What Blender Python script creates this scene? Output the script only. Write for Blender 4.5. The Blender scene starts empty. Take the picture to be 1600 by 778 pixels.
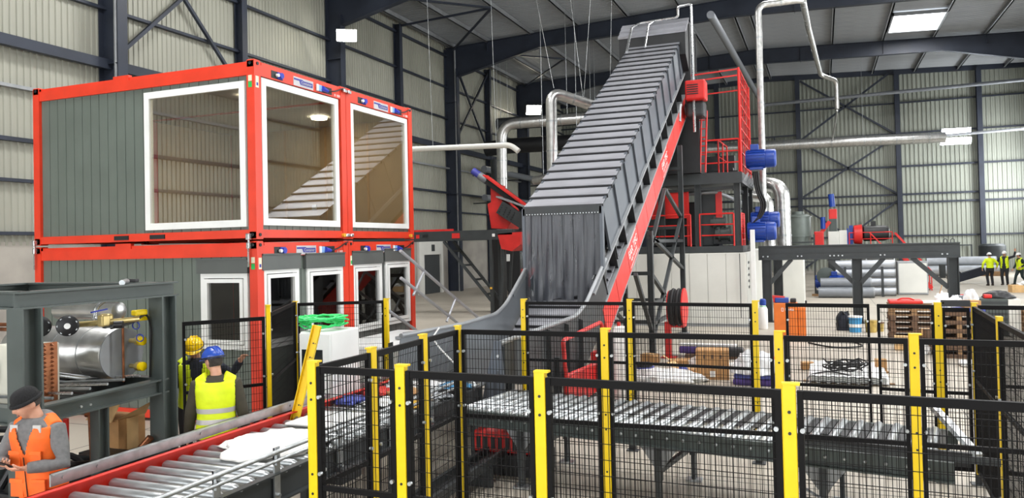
import bpy, bmesh, math, random
from mathutils import Vector, Matrix, Euler
random.seed(7)
S = bpy.context.scene
COL = S.collection
PI = math.pi

# ------------------------------------------------------------------ camera
YAW, PITCH, ROLL = .3705, .0171, -.0227
fw = Vector((-math.sin(YAW)*math.cos(PITCH), math.cos(YAW)*math.cos(PITCH), math.sin(PITCH)))
r0 = Vector((math.cos(YAW), math.sin(YAW), 0)); u0 = r0.cross(fw)
rt = math.cos(ROLL)*r0 + math.sin(ROLL)*u0
up = -math.sin(ROLL)*r0 + math.cos(ROLL)*u0
cd = bpy.data.cameras.new('camera'); cam = bpy.data.objects.new('camera', cd); COL.objects.link(cam)
m = Matrix((rt, up, -fw)).transposed().to_4x4(); m.translation = Vector((0, 0, 2.752)); cam.matrix_world = m
cd.sensor_width = 36; cd.sensor_fit = 'HORIZONTAL'; cd.lens = 36*1190/1600
cd.shift_x = -20.84/1600; cd.shift_y = -25.44/1600; cd.clip_start = .1; cd.clip_end = 400
S.camera = cam

# ------------------------------------------------------------------ world, light, exposure
w = bpy.data.worlds.new('world'); S.world = w; w.use_nodes = True
w.node_tree.nodes['Background'].inputs[0].default_value = (.75, .85, 1, 1)
w.node_tree.nodes['Background'].inputs[1].default_value = .6
vs = S.view_settings
vs.view_transform = 'Standard'; vs.look = 'None'; vs.gamma = 1; vs.use_curve_mapping = False
vs.exposure = .1
S.cycles.max_bounces = 8; S.cycles.diffuse_bounces = 4; S.cycles.glossy_bounces = 4
S.cycles.transparent_max_bounces = 24; S.cycles.transmission_bounces = 6
S.cycles.sample_clamp_indirect = 6; S.cycles.caustics_reflective = False; S.cycles.caustics_refractive = False
S.cycles.use_denoising = True
SKYLIGHTS = [(-10, 6), (-1, 1), (5.7, 10), (-14.5, 12), (-1, 17), (5.7, 24), (-14.5, 24), (-1, 33), (5.7, 38)]
SKY_W = 900
def area(x, y, z, sx, sy, power, rot=(0, 0, 0), col=(1, .985, .96)):
    l = bpy.data.lights.new('sky_and_fill_lamp', 'AREA'); l.shape = 'RECTANGLE'; l.size = sx; l.size_y = sy  # serves the roof skylights and the added side and rear fill
    l.energy = power; l.color = col
    o = bpy.data.objects.new('sky_and_fill_lamp', l); o.location = (x, y, z); o.rotation_euler = rot; COL.objects.link(o)
    return o
def roof_z(x): return 16.42 - .045*abs(x + 4)
for x, y in SKYLIGHTS: area(x, y, roof_z(x) - .42, 2.7, 3.8, SKY_W)
area(5.7, 51.4, roof_z(5.7) - .42, 2.7, 3.8, SKY_W)
SIDE_FILL = [(19, 6.5), (31, 6.5), (61.2, 6.5)]          # glowing right-wall panels outside the frame, added to brighten the far hall
SIDE_FILL_W = 1700
for y, z in SIDE_FILL: area(15.2 - .4, y, z, 9, 4, SIDE_FILL_W, (0, PI/2, 0), (.98, 1, 1))
REAR_FILL = [(-14, 4.2), (-3, 4.2), (8, 4.2)]                   # unseen glowing panels behind the camera, added as frontal fill
REAR_FILL_W = 330
for x, z in REAR_FILL: area(x, -9 + .4, z, 7, 6, REAR_FILL_W, (PI/2, 0, 0), (.98, 1, 1))

# ------------------------------------------------------------------ materials
def lin(c):
    o = []
    for v in c[:3]:
        v /= 255; o.append(v/12.92 if v <= .04045 else ((v + .055)/1.055)**2.4)
    return tuple(o) + (1,)
MATS = {}
def mat(name, rgb, rough=.5, metal=0., var=.08, scale=3., bump=0., bscale=40., rgb2=None, emit=0, alpha=1, rvar=.1, spec=.5, stretch=None, coat=0):
    m = bpy.data.materials.new(name); m.use_nodes = True; nt = m.node_tree; n = nt.nodes; L = nt.links
    b = n['Principled BSDF']; c = lin(rgb)
    tc = n.new('ShaderNodeTexCoord'); mp = n.new('ShaderNodeMapping'); L.new(tc.outputs['Object'], mp.inputs[0])
    if stretch: mp.inputs['Scale'].default_value = stretch
    nz = n.new('ShaderNodeTexNoise'); nz.inputs['Scale'].default_value = scale; nz.inputs['Detail'].default_value = 5
    L.new(mp.outputs[0], nz.inputs['Vector'])
    mx = n.new('ShaderNodeMix'); mx.data_type = 'RGBA'
    c2 = lin(rgb2) if rgb2 else tuple(max(0, v*(1 - 2.2*var)) for v in c[:3]) + (1,)
    c1 = c if rgb2 else tuple(min(1, v*(1 + var)) for v in c[:3]) + (1,)
    mx.inputs[6].default_value = c2; mx.inputs[7].default_value = c1
    rp = n.new('ShaderNodeValToRGB'); rp.color_ramp.elements[0].position = .3; rp.color_ramp.elements[1].position = .62
    L.new(nz.outputs['Fac'], rp.inputs[0]); L.new(rp.outputs[0], mx.inputs[0])
    L.new(mx.outputs[2], b.inputs['Base Color'])
    mr = n.new('ShaderNodeMapRange'); mr.inputs[3].default_value = max(.03, rough - rvar); mr.inputs[4].default_value = min(1, rough + rvar)
    L.new(nz.outputs['Fac'], mr.inputs[0]); L.new(mr.outputs[0], b.inputs['Roughness'])
    b.inputs['Metallic'].default_value = metal; b.inputs['Specular IOR Level'].default_value = spec
    if coat: b.inputs['Coat Weight'].default_value = coat
    if bump:
        n2 = n.new('ShaderNodeTexNoise'); n2.inputs['Scale'].default_value = bscale; n2.inputs['Detail'].default_value = 4
        L.new(mp.outputs[0], n2.inputs['Vector'])
        bp = n.new('ShaderNodeBump'); bp.inputs['Strength'].default_value = bump; bp.inputs['Distance'].default_value = .02
        L.new(n2.outputs['Fac'], bp.inputs['Height']); L.new(bp.outputs[0], b.inputs['Normal'])
    if emit:
        b.inputs['Emission Color'].default_value = c; b.inputs['Emission Strength'].default_value = emit
    if alpha < 1: b.inputs['Alpha'].default_value = alpha
    MATS[name] = m; return m
def glassmat(name, tint, f0=.05, rough=0.0, thin=False):
    # clear sheet: Schlick reflection over a tinted see-through body; the inner face of a solid pane adds none
    m = bpy.data.materials.new(name); m.use_nodes = True; nt = m.node_tree; n = nt.nodes; L = nt.links
    n.remove(n['Principled BSDF'])
    t = n.new('ShaderNodeBsdfTransparent'); t.inputs[0].default_value = tint
    g = n.new('ShaderNodeBsdfGlossy'); g.inputs['Roughness'].default_value = rough; g.inputs[0].default_value = (.95, .97, .95, 1)
    lw = n.new('ShaderNodeLayerWeight'); lw.inputs[0].default_value = .5
    pw = n.new('ShaderNodeMath'); pw.operation = 'POWER'; pw.inputs[1].default_value = 5; L.new(lw.outputs['Facing'], pw.inputs[0])
    ma = n.new('ShaderNodeMath'); ma.operation = 'MULTIPLY_ADD'; ma.inputs[1].default_value = 1 - f0; ma.inputs[2].default_value = f0; ma.use_clamp = True
    L.new(pw.outputs[0], ma.inputs[0]); fac = ma.outputs[0]
    if not thin:
        ge = n.new('ShaderNodeNewGeometry'); iv = n.new('ShaderNodeMath'); iv.operation = 'SUBTRACT'; iv.inputs[0].default_value = 1; L.new(ge.outputs['Backfacing'], iv.inputs[1])
        mu = n.new('ShaderNodeMath'); mu.operation = 'MULTIPLY'; L.new(fac, mu.inputs[0]); L.new(iv.outputs[0], mu.inputs[1]); fac = mu.outputs[0]
    mx = n.new('ShaderNodeMixShader'); L.new(fac, mx.inputs[0]); L.new(t.outputs[0], mx.inputs[1]); L.new(g.outputs[0], mx.inputs[2])
    L.new(mx.outputs[0], n['Material Output'].inputs[0]); MATS[name] = m; return m

mat('concrete_floor', (186, 178, 165), .5, var=.1, scale=.35, rgb2=(164, 156, 143), bump=.05, bscale=14)
mat('concrete_wall', (168, 163, 155), .85, var=.1, scale=.7, rgb2=(140, 136, 130), bump=.1, bscale=8)
mat('cladding', (158, 158, 146), .5, .15, var=.05, scale=.5, stretch=(1, 1, .25))
mat('cladding_far', (148, 152, 142), .5, .15, var=.05, scale=.5, stretch=(1, 1, .25))
mat('roof_sheet', (150, 154, 158), .5, .3, var=.08, scale=.4)
mat('navy_steel', (43, 49, 62), .5, .1, var=.1, scale=1.2)
mat('galvanised', (178, 182, 184), .38, .85, var=.1, scale=9, rvar=.12)
mat('galvanised_paint', (150, 153, 156), .5, .4, var=.06, scale=3)
mat('aluminium', (205, 207, 208), .28, .9, var=.04, scale=6)
mat('foil', (192, 192, 190), .34, .9, var=.1, scale=8, bump=.25, bscale=16)
mat('foil_clean', (205, 205, 203), .32, .92, var=.06, scale=5, bump=.15, bscale=10)
mat('roller_steel', (186, 190, 192), .34, .75, var=.1, scale=12, stretch=(.4, 4, 4), rvar=.12)
mat('container_red', (222, 60, 34), .42, var=.05, scale=2.5)
mat('panel_green', (99, 108, 101), .45, var=.04, scale=2)
mat('panel_grey', (88, 92, 90), .45, var=.04, scale=2)
mat('white_frame', (235, 236, 234), .35, var=.02)
mat('white_panel', (214, 214, 208), .5, var=.03, scale=1)
mat('white_cab', (226, 229, 228), .4, var=.02)
mat('fence_yellow', (236, 200, 0), .4, var=.03, scale=5)
mat('fence_black', (14, 13, 14), .6, var=.1, scale=5, spec=.15)
mat('machine_red', (206, 38, 34), .42, var=.06, scale=3)
mat('roller_red', (214, 44, 30), .42, var=.08, scale=3)
mat('band_red', (214, 50, 42), .42, var=.05, scale=3)
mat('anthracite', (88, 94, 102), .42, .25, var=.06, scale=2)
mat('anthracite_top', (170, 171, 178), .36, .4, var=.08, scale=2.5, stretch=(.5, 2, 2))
mat('hopper_grey', (128, 133, 138), .45, .25, var=.06, scale=2)
mat('dark_grey', (54, 58, 60), .5, .15, var=.08, scale=3)
mat('frame_green_grey', (72, 80, 78), .45, .1, var=.06, scale=3)
mat('near_black', (24, 25, 28), .5, var=.15, scale=5)
mat('motor_blue', (24, 62, 150), .35, var=.05, scale=4)
mat('rubber', (22, 22, 24), .7, var=.1)
mat('cable', (20, 20, 22), .5, var=.1)
mat('cardboard', (178, 134, 86), .8, var=.08, scale=6)
mat('cardboard_light', (214, 176, 124), .8, var=.06, scale=6)
mat('timber', (150, 118, 84), .8, var=.15, scale=5, stretch=(1, 8, 8))
mat('timber_dark', (108, 84, 66), .85, var=.15, scale=5, stretch=(1, 8, 8))
mat('copper', (150, 96, 66), .4, .8, var=.2, scale=10)
mat('brass', (206, 186, 128), .35, .7, var=.1, scale=8)
mat('valve_yellow', (240, 208, 0), .4)
mat('cream', (206, 204, 190), .5, var=.04)
mat('orange_box', (220, 112, 30), .45, var=.06, scale=3)
mat('hose_green', (50, 205, 110), .45, var=.1, scale=8)
mat('film', (226, 228, 230), .25, var=.05, scale=8, bump=.4, bscale=14, alpha=.9)
mat('film_white', (238, 238, 236), .4, var=.04, scale=6, bump=.3, bscale=12)
mat('cloth_white', (232, 230, 226), .8, var=.05, scale=7, bump=.4, bscale=22)
mat('sheet_blue', (70, 80, 160), .5, var=.1, scale=6)
mat('purple', (74, 50, 130), .5, var=.1, scale=6)
mat('paint_blue', (60, 140, 190), .4)
mat('tin', (186, 160, 90), .35, .6, var=.15, scale=8)
mat('pipe_grey', (120, 124, 130), .4, .2, var=.05)
mat('pipe_light', (178, 182, 188), .35, .4, var=.05)
mat('cyclone_grey', (100, 108, 104), .45, .3, var=.06)
mat('sign_blue', (58, 62, 150), .5)
mat('sign_silver', (190, 190, 194), .4)
mat('sticker_green', (40, 170, 80), .5)
mat('sticker_cream', (224, 218, 190), .5)
mat('white_paint', (240, 240, 238), .5, var=.01)
mat('socket_blue', (40, 60, 180), .35)
mat('socket_light', (140, 180, 230), .35)
mat('ochre', (236, 180, 60), .4)
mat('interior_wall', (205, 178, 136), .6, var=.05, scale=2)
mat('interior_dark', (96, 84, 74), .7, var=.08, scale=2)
mat('interior_floor', (90, 84, 78), .6)
mat('skin', (206, 154, 128), .5, var=.06, scale=14)
mat('knit_black', (22, 22, 24), .9, var=.2, scale=60, bump=.5, bscale=120, stretch=(1, 1, .3))
mat('hoodie_grey', (112, 112, 112), .9, var=.08, scale=30, bump=.15, bscale=60)
mat('jacket_dark', (58, 54, 52), .85, var=.1, scale=12)
mat('jacket_navy', (34, 38, 50), .8, var=.12, scale=12)
mat('jacket_olive', (62, 58, 46), .85, var=.1, scale=12, bump=.2, bscale=14)
mat('trousers_dark', (38, 38, 42), .85, var=.1, scale=12)
mat('trousers_green', (30, 44, 44), .85, var=.1, scale=12)
mat('vest_orange', (252, 108, 30), .65, var=.06, scale=10, bump=.25, bscale=12)
mat('vest_lime', (222, 242, 20), .6, var=.05, scale=8, bump=.25, bscale=10)
mat('reflective', (190, 190, 188), .4, .3, var=.05)
mat('helmet_yellow', (250, 206, 10), .25, var=.02)
mat('helmet_blue', (44, 78, 170), .25, var=.02)
mat('helmet_white', (240, 240, 240), .25, var=.02)
mat('hair_dark', (60, 54, 50), .8, var=.2, scale=40)
mat('boot', (50, 40, 32), .7, var=.15, scale=10)
mat('eye_white', (235, 230, 225), .3); mat('iris', (50, 36, 28), .3); mat('lip', (176, 110, 98), .5)
mat('lamp_lens', (255, 246, 225), .4, emit=14)
mat('led_lens', (235, 242, 255), .4, emit=10)
mat('sky_and_fill_panel', (246, 250, 255), .5, emit=5)
mat('lamp_case', (200, 200, 200), .5)
mat('black_paint', (14, 14, 16), .4)
mat('screen_dark', (30, 34, 36), .15)
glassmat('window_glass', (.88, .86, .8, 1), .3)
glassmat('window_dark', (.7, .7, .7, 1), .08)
glassmat('clear_film', (.8, .82, .84, 1), .1, .25, True)
mat('pvc_strip', (70, 73, 80), .3, var=.12, scale=3, stretch=(6, 1, .6), alpha=.82)

# ------------------------------------------------------------------ helpers
Z = Vector((0, 0, 1))
def V(*a): return Vector(a[0]) if len(a) == 1 else Vector(a)
class MB:
    def __init__(s): s.v = []; s.f = []
    def add(s, vs, fs):
        n = len(s.v); s.v += [Vector(v) for v in vs]; s.f += [tuple(i + n for i in f) for f in fs]; return s
    def hexa(s, p):   # 4 bottom + 4 top
        return s.add(p, [(3, 2, 1, 0), (4, 5, 6, 7), (0, 1, 5, 4), (1, 2, 6, 5), (2, 3, 7, 6), (3, 0, 4, 7)])
    def b2(s, a, b):
        x0, x1 = sorted((a[0], b[0])); y0, y1 = sorted((a[1], b[1])); z0, z1 = sorted((a[2], b[2]))
        return s.hexa([(x0, y0, z0), (x1, y0, z0), (x1, y1, z0), (x0, y1, z0), (x0, y0, z1), (x1, y0, z1), (x1, y1, z1), (x0, y1, z1)])
    def box(s, c, size, rz=0, M=None):
        R = M or Matrix.Rotation(rz, 3, 'Z'); c = Vector(c); h = Vector(size)/2
        return s.hexa([c + R @ Vector((x*h.x, y*h.y, z*h.z)) for z in (-1, 1) for x, y in ((-1, -1), (1, -1), (1, 1), (-1, 1))])
    def rbox(s, c, size, bev=.01, rz=0, seg=2):
        bm = bmesh.new(); bmesh.ops.create_cube(bm, size=1)
        bmesh.ops.scale(bm, vec=size, verts=bm.verts)
        bmesh.ops.bevel(bm, geom=bm.edges[:], offset=bev, segments=seg, affect='EDGES', profile=.5)
        R = Matrix.Rotation(rz, 3, 'Z'); bm.verts.index_update()
        s.add([Vector(c) + R @ v.co for v in bm.verts], [tuple(v.index for v in f.verts) for f in bm.faces]); bm.free(); return s
    def bar(s, p, q, w, h, up=Z):
        p, q = Vector(p), Vector(q); d = (q - p).normalized(); up = Vector(up)
        if abs(d.dot(up)) > .98: up = Vector((0, 1, 0)) if abs(d.y) < .9 else Vector((1, 0, 0))
        x = d.cross(up).normalized(); y = x.cross(d)
        return s.hexa([e + x*a*w/2 + y*b*h/2 for e in (p, q) for a, b in ((-1, -1), (1, -1), (1, 1), (-1, 1))])
    def ibeam(s, p, q, w, h, t=.015, up=Z):   # I section: flanges across, web along up
        p, q = Vector(p), Vector(q); d = (q - p).normalized(); up = Vector(up)
        if abs(d.dot(up)) > .98: up = Vector((0, 1, 0))
        x = d.cross(up).normalized(); y = x.cross(d)
        s.bar(p + y*(h/2 - t/2), q + y*(h/2 - t/2), w, t, y); s.bar(p - y*(h/2 - t/2), q - y*(h/2 - t/2), w, t, y)
        return s.bar(p, q, t, h - 2*t, y)
    def tube(s, pts, r, n=8, cap=True, closed=False):
        P = [Vector(p) for p in pts]; k = len(P); rr = r if isinstance(r, (list, tuple)) else [r]*k
        T = []
        for i in range(k):
            a = P[(i - 1) % k] if closed or i else P[0]; b = P[(i + 1) % k] if closed or i < k - 1 else P[-1]
            d = b - a; T.append(d.normalized() if d.length > 1e-9 else Vector((0, 0, 1)))
        u = T[0].orthogonal().normalized(); base = len(s.v); vs = []
        for i in range(k):
            u = (u - T[i]*u.dot(T[i])); u = u.normalized() if u.length > 1e-6 else T[i].orthogonal().normalized(); v = T[i].cross(u)
            vs += [P[i] + (u*math.cos(2*PI*j/n) + v*math.sin(2*PI*j/n))*rr[i] for j in range(n)]
        fs = []
        for i in range(k if closed else k - 1):
            a, b = i*n, ((i + 1) % k)*n
            fs += [(a + j, a + (j + 1) % n, b + (j + 1) % n, b + j) for j in range(n)]
        if cap and not closed: fs += [tuple(range(n - 1, -1, -1)), tuple((k - 1)*n + j for j in range(n))]
        return s.add(vs, fs)
    def cyl(s, p, q, r, n=16): return s.tube([p, q], r, n)
    def lathe(s, prof, o=(0, 0, 0), ax=Z, n=24):
        ax = Vector(ax).normalized(); o = Vector(o); u = ax.orthogonal().normalized(); v = ax.cross(u); vs = []; fs = []
        for r, h in prof: vs += [o + ax*h + (u*math.cos(2*PI*j/n) + v*math.sin(2*PI*j/n))*r for j in range(n)]
        for i in range(len(prof) - 1): fs += [(i*n + j, i*n + (j + 1) % n, (i + 1)*n + (j + 1) % n, (i + 1)*n + j) for j in range(n)]
        fs += [tuple(range(n - 1, -1, -1)), tuple((len(prof) - 1)*n + j for j in range(n))]
        return s.add(vs, fs)
    def loft(s, rings, n=20, cap=True):   # rings: (centre, rx, ry[, X axis, Y axis][, power])
        vs = []; fs = []
        for rg in rings:
            c, rx, ry = Vector(rg[0]), rg[1], rg[2]; X = Vector(rg[3]) if len(rg) > 3 else Vector((1, 0, 0)); Y = Vector(rg[4]) if len(rg) > 4 else Vector((0, 1, 0))
            for j in range(n):
                a = 2*PI*j/n; ca, sa = math.cos(a), math.sin(a); e = .85
                vs.append(c + X*rx*math.copysign(abs(ca)**e, ca) + Y*ry*math.copysign(abs(sa)**e, sa))
        for i in range(len(rings) - 1): fs += [(i*n + j, i*n + (j + 1) % n, (i + 1)*n + (j + 1) % n, (i + 1)*n + j) for j in range(n)]
        if cap: fs += [tuple(range(n - 1, -1, -1)), tuple((len(rings) - 1)*n + j for j in range(n))]
        return s.add(vs, fs)
    def prism(s, poly, vec):
        n = len(poly); vec = Vector(vec); P = [Vector(p) for p in poly]
        return s.add(P + [p + vec for p in P], [tuple(range(n - 1, -1, -1)), tuple(range(n, 2*n))] + [(i, (i + 1) % n, (i + 1) % n + n, i + n) for i in range(n)])
    def sphere(s, c, r, n=12, m=8, M=None):
        r = Vector((r, r, r)) if not hasattr(r, '__len__') else Vector(r); c = Vector(c); M = M or Matrix.Identity(3); vs = []; fs = []
        for i in range(m + 1):
            th = PI*i/m
            for j in range(n):
                a = 2*PI*j/n; vs.append(c + M @ Vector((r.x*math.sin(th)*math.cos(a), r.y*math.sin(th)*math.sin(a), -r.z*math.cos(th))))
        for i in range(m): fs += [(i*n + j, i*n + (j + 1) % n, (i + 1)*n + (j + 1) % n, (i + 1)*n + j) for j in range(n)]
        return s.add(vs, fs)
    def mesh(s, name, off=None):
        me = bpy.data.meshes.new(name)
        vs = [v - off for v in s.v] if off is not None else s.v
        me.from_pydata([tuple(v) for v in vs], [], s.f); return me
    def build(s, name, mt, parent=None, smooth=False, local=False, fix=False):
        if parent is not None:
            off = None if local else wloc(parent); o = None
        else:
            if local: off = None
            else:
                xs = [v.x for v in s.v]; ys = [v.y for v in s.v]; off = Vector(((min(xs) + max(xs))/2, (min(ys) + max(ys))/2, min(v.z for v in s.v)))
        me = s.mesh(name, off)
        if fix:
            bm = bmesh.new(); bm.from_mesh(me); bmesh.ops.remove_doubles(bm, verts=bm.verts, dist=1e-5); bmesh.ops.recalc_face_normals(bm, faces=bm.faces); bm.to_mesh(me); bm.free()
        me.materials.append(MATS[mt] if isinstance(mt, str) else mt)
        if smooth: me.shade_smooth(); me.set_sharp_from_angle(angle=.7)
        return link(name, me, parent, None if parent is not None else off)
def link(name, me, parent=None, loc=None):
    o = bpy.data.objects.new(name, me); COL.objects.link(o)
    if loc is not None: o.location = loc
    if parent is not None: o.parent = parent
    return o
def wloc(o):
    l = Vector((0, 0, 0))
    while o is not None: l += o.location; o = o.parent
    return l
def tag(o, label=None, cat=None, group=None, kind=None):
    if label: o['label'] = label
    if cat: o['category'] = cat
    if group: o['group'] = group
    if kind: o['kind'] = kind
    return o
def thing(name, label, cat, loc=(0, 0, 0), rz=0, group=None):
    o = bpy.data.objects.new(name, None); COL.objects.link(o); o.empty_display_size = .1
    o.location = loc; o.rotation_euler = (0, 0, rz); return tag(o, label, cat, group)
def struct(o): o['kind'] = 'structure'; return o
def sroot(name, loc=(0, 0, 0)):
    o = bpy.data.objects.new(name, None); COL.objects.link(o); o.location = loc; return struct(o)
def arc(c, a, b, r, n=6):     # quarter bend from direction a to direction b about corner c
    c, a, b = Vector(c), Vector(a).normalized(), Vector(b).normalized(); o = c - a*r + b*r
    return [o + a*r*math.sin(t*PI/2/n) - b*r*math.cos(t*PI/2/n) for t in range(n + 1)]
def bend(pts, r=.15, n=5):    # polyline with rounded corners
    P = [Vector(p) for p in pts]; out = [P[0]]
    for i in range(1, len(P) - 1):
        a = (P[i - 1] - P[i]); b = (P[i + 1] - P[i]); q = min(r, a.length*.49, b.length*.49); a = P[i] + a.normalized()*q; b = P[i] + b.normalized()*q
        out += [a.lerp(P[i], t/n).lerp(P[i].lerp(b, t/n), t/n) for t in range(n + 1)]
    return out + [P[-1]]
def copy_tree(o, parent=None):
    c = o.copy(); COL.objects.link(c)
    if parent is not None: c.parent = parent
    for ch in list(o.children): copy_tree(ch, c)
    return c
def text(body, size, mt, parent, M, name='lettering', ext=.0015, align='CENTER', sx=1):
    cu = bpy.data.curves.new(name, 'FONT'); cu.body = body; cu.size = size; cu.align_x = align; cu.align_y = 'CENTER'; cu.extrude = ext
    t = bpy.data.objects.new(name, cu); COL.objects.link(t)
    me = bpy.data.meshes.new_from_object(t.evaluated_get(bpy.context.evaluated_depsgraph_get())); bpy.data.objects.remove(t)
    M = M @ Matrix.Diagonal((sx, 1, 1, 1)); me.transform(Matrix.Translation(-wloc(parent)) @ M); me.materials.clear(); me.materials.append(MATS[mt])
    return link(name, me, parent)
def frame3(o, x, y):          # matrix with local X, Y axes
    x = Vector(x).normalized(); y = Vector(y); y = (y - x*y.dot(x)).normalized(); z = x.cross(y)
    M = Matrix((x, y, z)).transposed().to_4x4(); M.translation = Vector(o); return M
# ------------------------------------------------------------------ setting
XL, XR, YF, YB = -22.0, 15.2, -9.0, 66.5
floor = struct(MB().b2((XL - .3, YF - .3, -.3), (XR + .3, YB + .3, 0)).build('floor', 'concrete_floor'))
# saw-cut bays of the slab
jm = MB()
for y in (3, 9, 15, 21, 27, 33, 39, 45, 51, 57, 63): jm.b2((XL, y - .006, 0), (XR, y + .006, .0015))
for x in (-16, -10, -4, 2, 8): jm.b2((x - .006, YF, 0), (x + .006, YB, .0015))
jm.build('floor_joint', 'dark_grey', floor)

def ribbed(length, h, pitch=.207, d=.035):     # trapezoidal sheet in local X (length) and Z (height), ribs towards -Y
    p = []; n = max(1, round(length/pitch)); q = length/n
    for i in range(n):
        x = i*q; p += [(x, 0), (x + q*.45, 0), (x + q*.55, -d), (x + q*.9, -d)]
    p.append((length, 0)); mb = MB(); k = len(p)
    mb.add([(x, y, 0) for x, y in p] + [(x, y, h) for x, y in p], [(i, i + 1, k + i + 1, k + i) for i in range(k - 1)]); return mb
def sheet_mesh(name, mb, mt): me = mb.mesh(name); me.materials.append(MATS[mt]); return me

wall_left = struct(MB().b2((XL - .25, YF, 0), (XL, YB, 3.2)).build('wall_left', 'concrete_wall'))
ol = wloc(wall_left)
MB().b2((XL - .2, YF, 3.2), (XL - .12, YB, 16.6)).build('backing', 'cladding', wall_left)
sw = 2.07
me = sheet_mesh('cladding_sheet', ribbed(sw, 12.6), 'cladding')
y = YF + .3; k = 0
while y < YB:
    o = link('cladding_sheet', me, wall_left, Vector((XL - .02 - .004*(k % 2), y, 3.1)) - ol); o.rotation_euler = (0, 0, PI/2); y += sw - .012; k += 1
for z, t in ((3.45, .1), (5.0, .1), (6.2, .12), (7.75, .1), (10.9, .1), (12.9, .1), (14.9, .12)):
    MB().b2((XL + .03, YF, z - t/2), (XL + .2, YB, z + t/2)).build('girt', 'navy_steel' if z != 7.75 else 'galvanised_paint', wall_left)
MB().b2((XL + .2, YF, 8.85), (XL + .42, YB, 9.17)).build('brace_beam', 'navy_steel', wall_left)
FR = (6.1, 18.4, 30.8, 43.2, 55.5)
for y in FR:
    cm = MB(); cm.b2((XL + .05, y - .01, 0), (XL + .85, y + .01, 15.3)); cm.b2((XL + .85, y - .19, 0), (XL + .88, y + .19, 14)); cm.b2((XL + .02, y - .19, 0), (XL + .05, y + .19, 15.3))
    for z in (3.3, 6.1, 9.0, 11.9): cm.b2((XL + .05, y - .18, z), (XL + .85, y + .18, z + .02))
    cm.build('steel_column', 'navy_steel', wall_left)
for y in (24.6, 37.0, 49.3, 61.0):
    MB().ibeam((XL + .25, y, 0), (XL + .25, y, 15.3), .3, .4, .02, (1, 0, 0)).build('wall_post', 'navy_steel', wall_left)
for a, b in (((18.7, 9.4), (24.4, 15)), ((24.4, 9.4), (18.7, 15)), ((18.7, 8.8), (24.4, 3.4)), ((24.4, 8.8), (18.7, 3.4)), ((43.6, 9.3), (49.2, 15)), ((49.2, 9.3), (43.6, 15))):
    MB().bar((XL + .3, a[0], a[1]), (XL + .3, b[0], b[1]), .12, .12).build('wall_brace', 'navy_steel', wall_left)
for y in (18.62, 43.5): MB().cyl((XL + .72, y - .35, 0), (XL + .72, y - .35, 15.2), .06, 10).build('downpipe', 'galvanised_paint', wall_left, True)

wall_back = struct(MB().b2((XL, YB, 0), (XR, YB + .25, .3)).build('wall_back', 'concrete_wall'))
ob = wloc(wall_back)
MB().b2((XL, YB + .16, .3), (XR, YB + .24, 16.6)).build('backing', 'cladding_far', wall_back)
sb = 1.86
me = sheet_mesh('cladding_sheet', ribbed(sb, 16.2, .31, .05), 'cladding_far')
x = XL; k = 0
while x + sb <= XR + .01:
    link('cladding_sheet', me, wall_back, Vector((x, YB + .02 + .004*(k % 2), .15)) - ob); x += sb - .002; k += 1
for z, t in ((2.85, .12), (5.45, .14), (6.1, .14), (8.3, .14), (10.9, .12), (13.3, .1)):
    MB().b2((XL, YB - .2, z - t/2), (XR, YB - .05, z + t/2)).build('girt', 'navy_steel', wall_back)
MB().prism([(XL, YB - .25, 15.25), (-4, YB - .25, 15.95), (XR, YB - .25, 15.2), (XR, YB - .25, 15.55), (-4, YB - .25, 16.35), (XL, YB - .25, 15.6)], (0, .22, 0)).build('gable_beam', 'navy_steel', wall_back)
for x in (-14.5, -8, -1.52, 5.8, 11.4):
    MB().ibeam((x, YB - .35, 0), (x, YB - .35, roof_z(x) - .3), .34, .45, .02, (0, 1, 0)).build('wall_post', 'navy_steel', wall_back)
def brace(a, b): MB().bar((a[0], YB - .3, a[1]), (b[0], YB - .3, b[1]), .14, .14).build('wall_brace', 'navy_steel', wall_back)
brace((-1.3, 15.7), (5.6, 10.9)); brace((-1.3, 10.9), (5.6, 15.9)); brace((-1.3, 10.6), (5.6, 6.2)); brace((-1.3, 6.2), (5.6, 10.6)); brace((-1.3, 5.3), (5.6, .4)); brace((-1.3, .4), (5.6, 5.6))
# low steel frame lining the loading door in the back wall
MB().bar((6.8, YB - .3, 0), (6.8, YB - .3, 2.05), .1, .1).bar((10.6, YB - .3, 0), (10.6, YB - .3, 2.05), .1, .1).bar((6.75, YB - .3, 2.05), (10.65, YB - .3, 2.05), .1, .1).build('door_frame', 'dark_grey', wall_back)
# left lean-to frame of girts seen beside the tall red cage
MB().bar((-3.4, YB - .4, 10.7), (-3.4, YB - .4, 11.3), .1, .1).bar((-9, YB - .4, 11.2), (-1.6, YB - .4, 11.3), .12, .12).build('girt', 'navy_steel', wall_back)

wall_right = struct(MB().b2((XR, YF, 0), (XR + .25, YB, 16.2)).build('wall_right', 'cladding_far'))
orr = wloc(wall_right)
me = sheet_mesh('cladding_sheet', ribbed(3, 15.4, .31, .05), 'cladding_far')
for i in range(25): o = link('cladding_sheet', me, wall_right, Vector((XR - .01, YB - i*3, .2)) - orr); o.rotation_euler = (0, 0, -PI/2)
for z in (2.85, 5.45, 8.3, 10.9, 13.3): MB().b2((XR - .2, YF, z - .06), (XR - .06, YB, z + .06)).build('girt', 'navy_steel', wall_right)
for y in FR: MB().b2((XR - .85, y - .15, 0), (XR - .06, y + .15, 15.0)).build('steel_column', 'navy_steel', wall_right)
wall_front = struct(MB().b2((XL, YF - .25, 0), (XR, YF, 16.6)).build('wall_front', 'cladding_far'))
owf = wloc(wall_front)
me = sheet_mesh('cladding_sheet', ribbed(sb, 15.5, .31, .05), 'cladding_far')
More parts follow.
